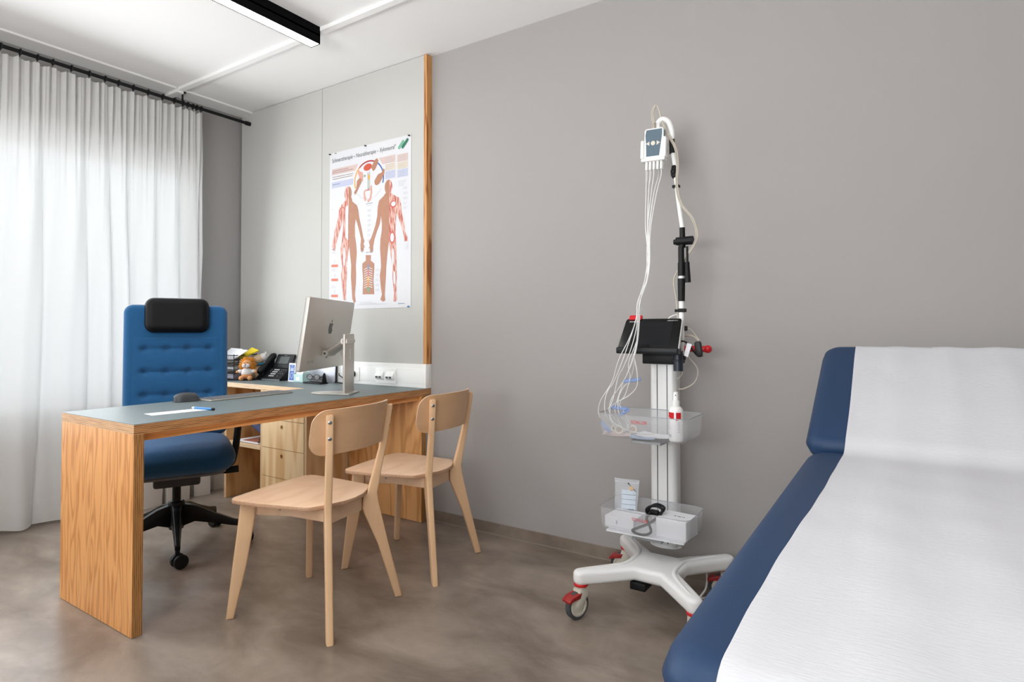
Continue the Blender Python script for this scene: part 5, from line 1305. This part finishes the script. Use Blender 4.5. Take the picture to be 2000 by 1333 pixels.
for s in (1, -1):
    rows_ = []
    for j in range(15):
        row = []
        for i in range(11):
            u, v = i/10*2-1, j/14; wd = .047+.006*v
            row.append(b.verts.new(Tg @ Vector((u*wd, v*.125, s*(.010*(1-u*u)*(1-v)**.5+.0008)+.0022*math.sin(u*7+v*9)))))
        rows_.append(row)
    for j in range(14):
        for i in range(10): b.faces.new((rows_[j][i], rows_[j][i+1], rows_[j+1][i+1], rows_[j+1][i]))
mkobj('film', b, m_bagfilm, t, smooth=60)
b = new(); tube(b, [tuple(Tg @ Vector((-.051, .112, .003))), tuple(Tg @ Vector((.052, .112, .003)))], .0008, seg=5); mkobj('zip', b, m_white, t)
for k in range(4):
    b = new(); box(b, (-.018, .005+k*.0195, -.004), (.042, .022+k*.0195, .004)); b.transform(Tg @ RZ(.03)); mkobj('sachet', b, mat('sachet_blue', srgb(206, 218, 228)) if k == 0 else bpy.data.materials['sachet_blue'], t, smooth=0)
b = new()
for k in range(3): box(b, (-.015, .0222+k*.0195, .0041), (.040, .0238+k*.0195, .0045))
box(b, (.012, .002, .0041), (.035, .006, .0045)); b.transform(Tg @ RZ(.03)); mkobj('sachet_print', b, m_navyp, t, smooth=0)
b = new(); tube(b, [tuple(Tg @ Vector((.008, .108, .006))), tuple(Tg @ Vector((.040, .078, .006)))], .0010, seg=6); ball(b, tuple(Tg @ Vector((.008, .108, .006))), .0028); mkobj('pin', b, m_black, t)
b = new(); ball(b, tuple(Tg @ Vector((.020, .088, .004))), (.012, .005, .010), jitter=.08); mkobj('swab', b, m_tan, t)
b = new(); cr_ = [(1.383,1.30),(1.0,1)]
pts = [(1.392, -.292, .330), (1.382, -.300, .352), (1.396, -.300, .368), (1.423, -.298, .374), (1.446, -.300, .366), (1.440, -.308, .345), (1.412, -.345, .318), (1.376, -.362, .300), (1.350, -.366, .286), (1.368, -.366, .276), (1.400, -.366, .277), (1.424, -.364, .292), (1.412, -.354, .318), (1.398, -.340, .335), (1.405, -.32, .352)]
tube(b, pts, .0052, seg=10, n=8, closed=False); tube(b, [(1.386, -.284, .338), (1.392, -.285, .362), (1.42, -.28, .377), (1.45, -.285, .370), (1.44, -.29, .350), (1.41, -.29, .340)], .0048, seg=10, n=6)
single('black_power_cable', b, m_black, 'coiled black power cable hanging in the middle of the lower tray', 'cable', (1.41, -.32, .33))
b = new(); box(b, (1.398, -.312, .340), (1.432, -.288, .358), .004); single('cable_connector', b, m_black, 'rectangular black plug of the coiled cable in the lower tray', 'plug', (1.415, -.30, .34))

# ================================================================== examination couch
CX0, CX1 = 2.008, 2.70; cw = CX1-CX0; cxm = (CX0+CX1)/2
t = thing('examination_couch', 'navy blue padded examination couch with raised head end in the foreground', 'examination couch', (cxm, -1.2, 0))
YF, YH = -1.985, -.665; zt = .725; th_ = .075
Tc = Matrix(((1, 0, 0, cxm), (0, 1, 0, (YF+YH)/2), (0, 0, 1, zt-th_/2), (0, 0, 0, 1)))
b = cushion(new(), cw, YH-YF, th_, .075, .042, Tc, lambda x, y: .003*math.cos(x*4), 50, 60); mkobj('seat_cushion', b, m_vinyl, t, smooth=80)
ab = math.radians(25.5); Lb = .635
Tb = TR(cxm, -.672, .712) @ RX(ab) @ TR(0, Lb/2, 0)
b = cushion(new(), cw+.02, Lb, th_, .06, .040, Tb, lambda x, y: .003*math.cos(x*4), 50, 40); mkobj('backrest_cushion', b, m_vinyl, t, smooth=80)
b = new(); box(b, (CX0+.05, YF+.08, .610), (CX1-.05, YH-.02, .649), .004); mkobj('bed_frame', b, m_whitem, t)
b = new(); T3 = TR(cxm, -.672, .712) @ RX(ab); box(b, (-cw/2+.06, .03, -.075), (cw/2-.06, Lb-.05, -.039), .004); b.transform(T3); mkobj('back_frame', b, m_whitem, t)
for y in (-1.75, -.85):
    b = new(); box(b, (cxm-.05, y-.05, .09), (cxm+.05, y+.05, .6095), .004); mkobj('lift_column', b, m_whitem, t)
b = new(); box(b, (cxm-.06, -1.85, .06), (cxm+.06, -.75, .09), .006); box(b, (CX0+.08, -1.83, .03), (CX1-.08, -1.75, .06), .006); box(b, (CX0+.08, -.85, .03), (CX1-.08, -.77, .06), .006); mkobj('base_frame', b, m_whitem, t)
for (x, y) in ((CX0+.1, -1.79), (CX1-.1, -1.79), (CX0+.1, -.81), (CX1-.1, -.81)):
    b = new(); cyl(b, (x, y, .0), (x, y, .031), .025); mkobj('foot', b, m_black, t)
b = new(); T3s = [(cxm, -.60, .649+.0), (cxm, -.40, .80)]; cyl(b, (cxm, -.9, .60), (cxm, -.45, .765), .012); mkobj('gas_strut', b, m_chrome, t)
# paper cover draped from the head end over the foot end
b = new(); g = []; px0, px1 = 2.103, 2.66; ny, nx = 150, 60
def path_(s):
    # s = distance from the head end (behind the top edge) to beyond the foot end
    sb = T3 if False else None
    return None
prof = []
Tb0 = TR(cxm, -.672, .712) @ RX(ab)
for k in range(7): a = PI*.55*(1-k/6); p_ = Tb0 @ Vector((0, Lb-.038+.040*math.sin(a), .0405*math.cos(a)-.0)); prof.append((p_.y, p_.z+.001))
for k in range(1, 30): p_ = Tb0 @ Vector((0, (Lb-.038)*(1-k/29)+.028*(k/29), .0405)); prof.append((p_.y, p_.z+.001))
p0 = prof[-1]
for k in range(1, 6): q = k/6; prof.append((p0[0]+(-.745-p0[0])*q, p0[1]+(zt+.0045-p0[1])*(1-(1-q)**2)))
for k in range(0, 46): prof.append((-.745+(YF+.045+.745)*k/45, zt+.0042))
for k in range(1, 7): a = PI/2*k/6; prof.append((YF+.045-.05*math.sin(a), zt+.0042-.05*(1-math.cos(a))))
for k in range(1, 8): prof.append((YF-.005, zt-.046-.03*k))
for j, (y, z) in enumerate(prof):
    row = []
    for i in range(nx+1):
        u = i/nx; px0 = 2.104 if y > -.82 else 2.104-.024*min(1, (-.82-y)/1.0); x = px0+(px1-px0)*u+.0015*math.sin(y*9)*(1-u)
        dz = .0016*math.sin(x*46+.5*math.sin(y*4))+.0010*math.sin(y*31+x*7)
        row.append(b.verts.new((x, y, z+max(-.001, dz))))
    g.append(row)
for j in range(len(prof)-1):
    for i in range(nx): b.faces.new((g[j][i], g[j+1][i], g[j+1][i+1], g[j][i+1]))
single('couch_paper', b, m_crepe, 'long sheet of white crepe paper covering the navy couch', 'paper cover', (cxm, -1.2, zt), smooth=-80)
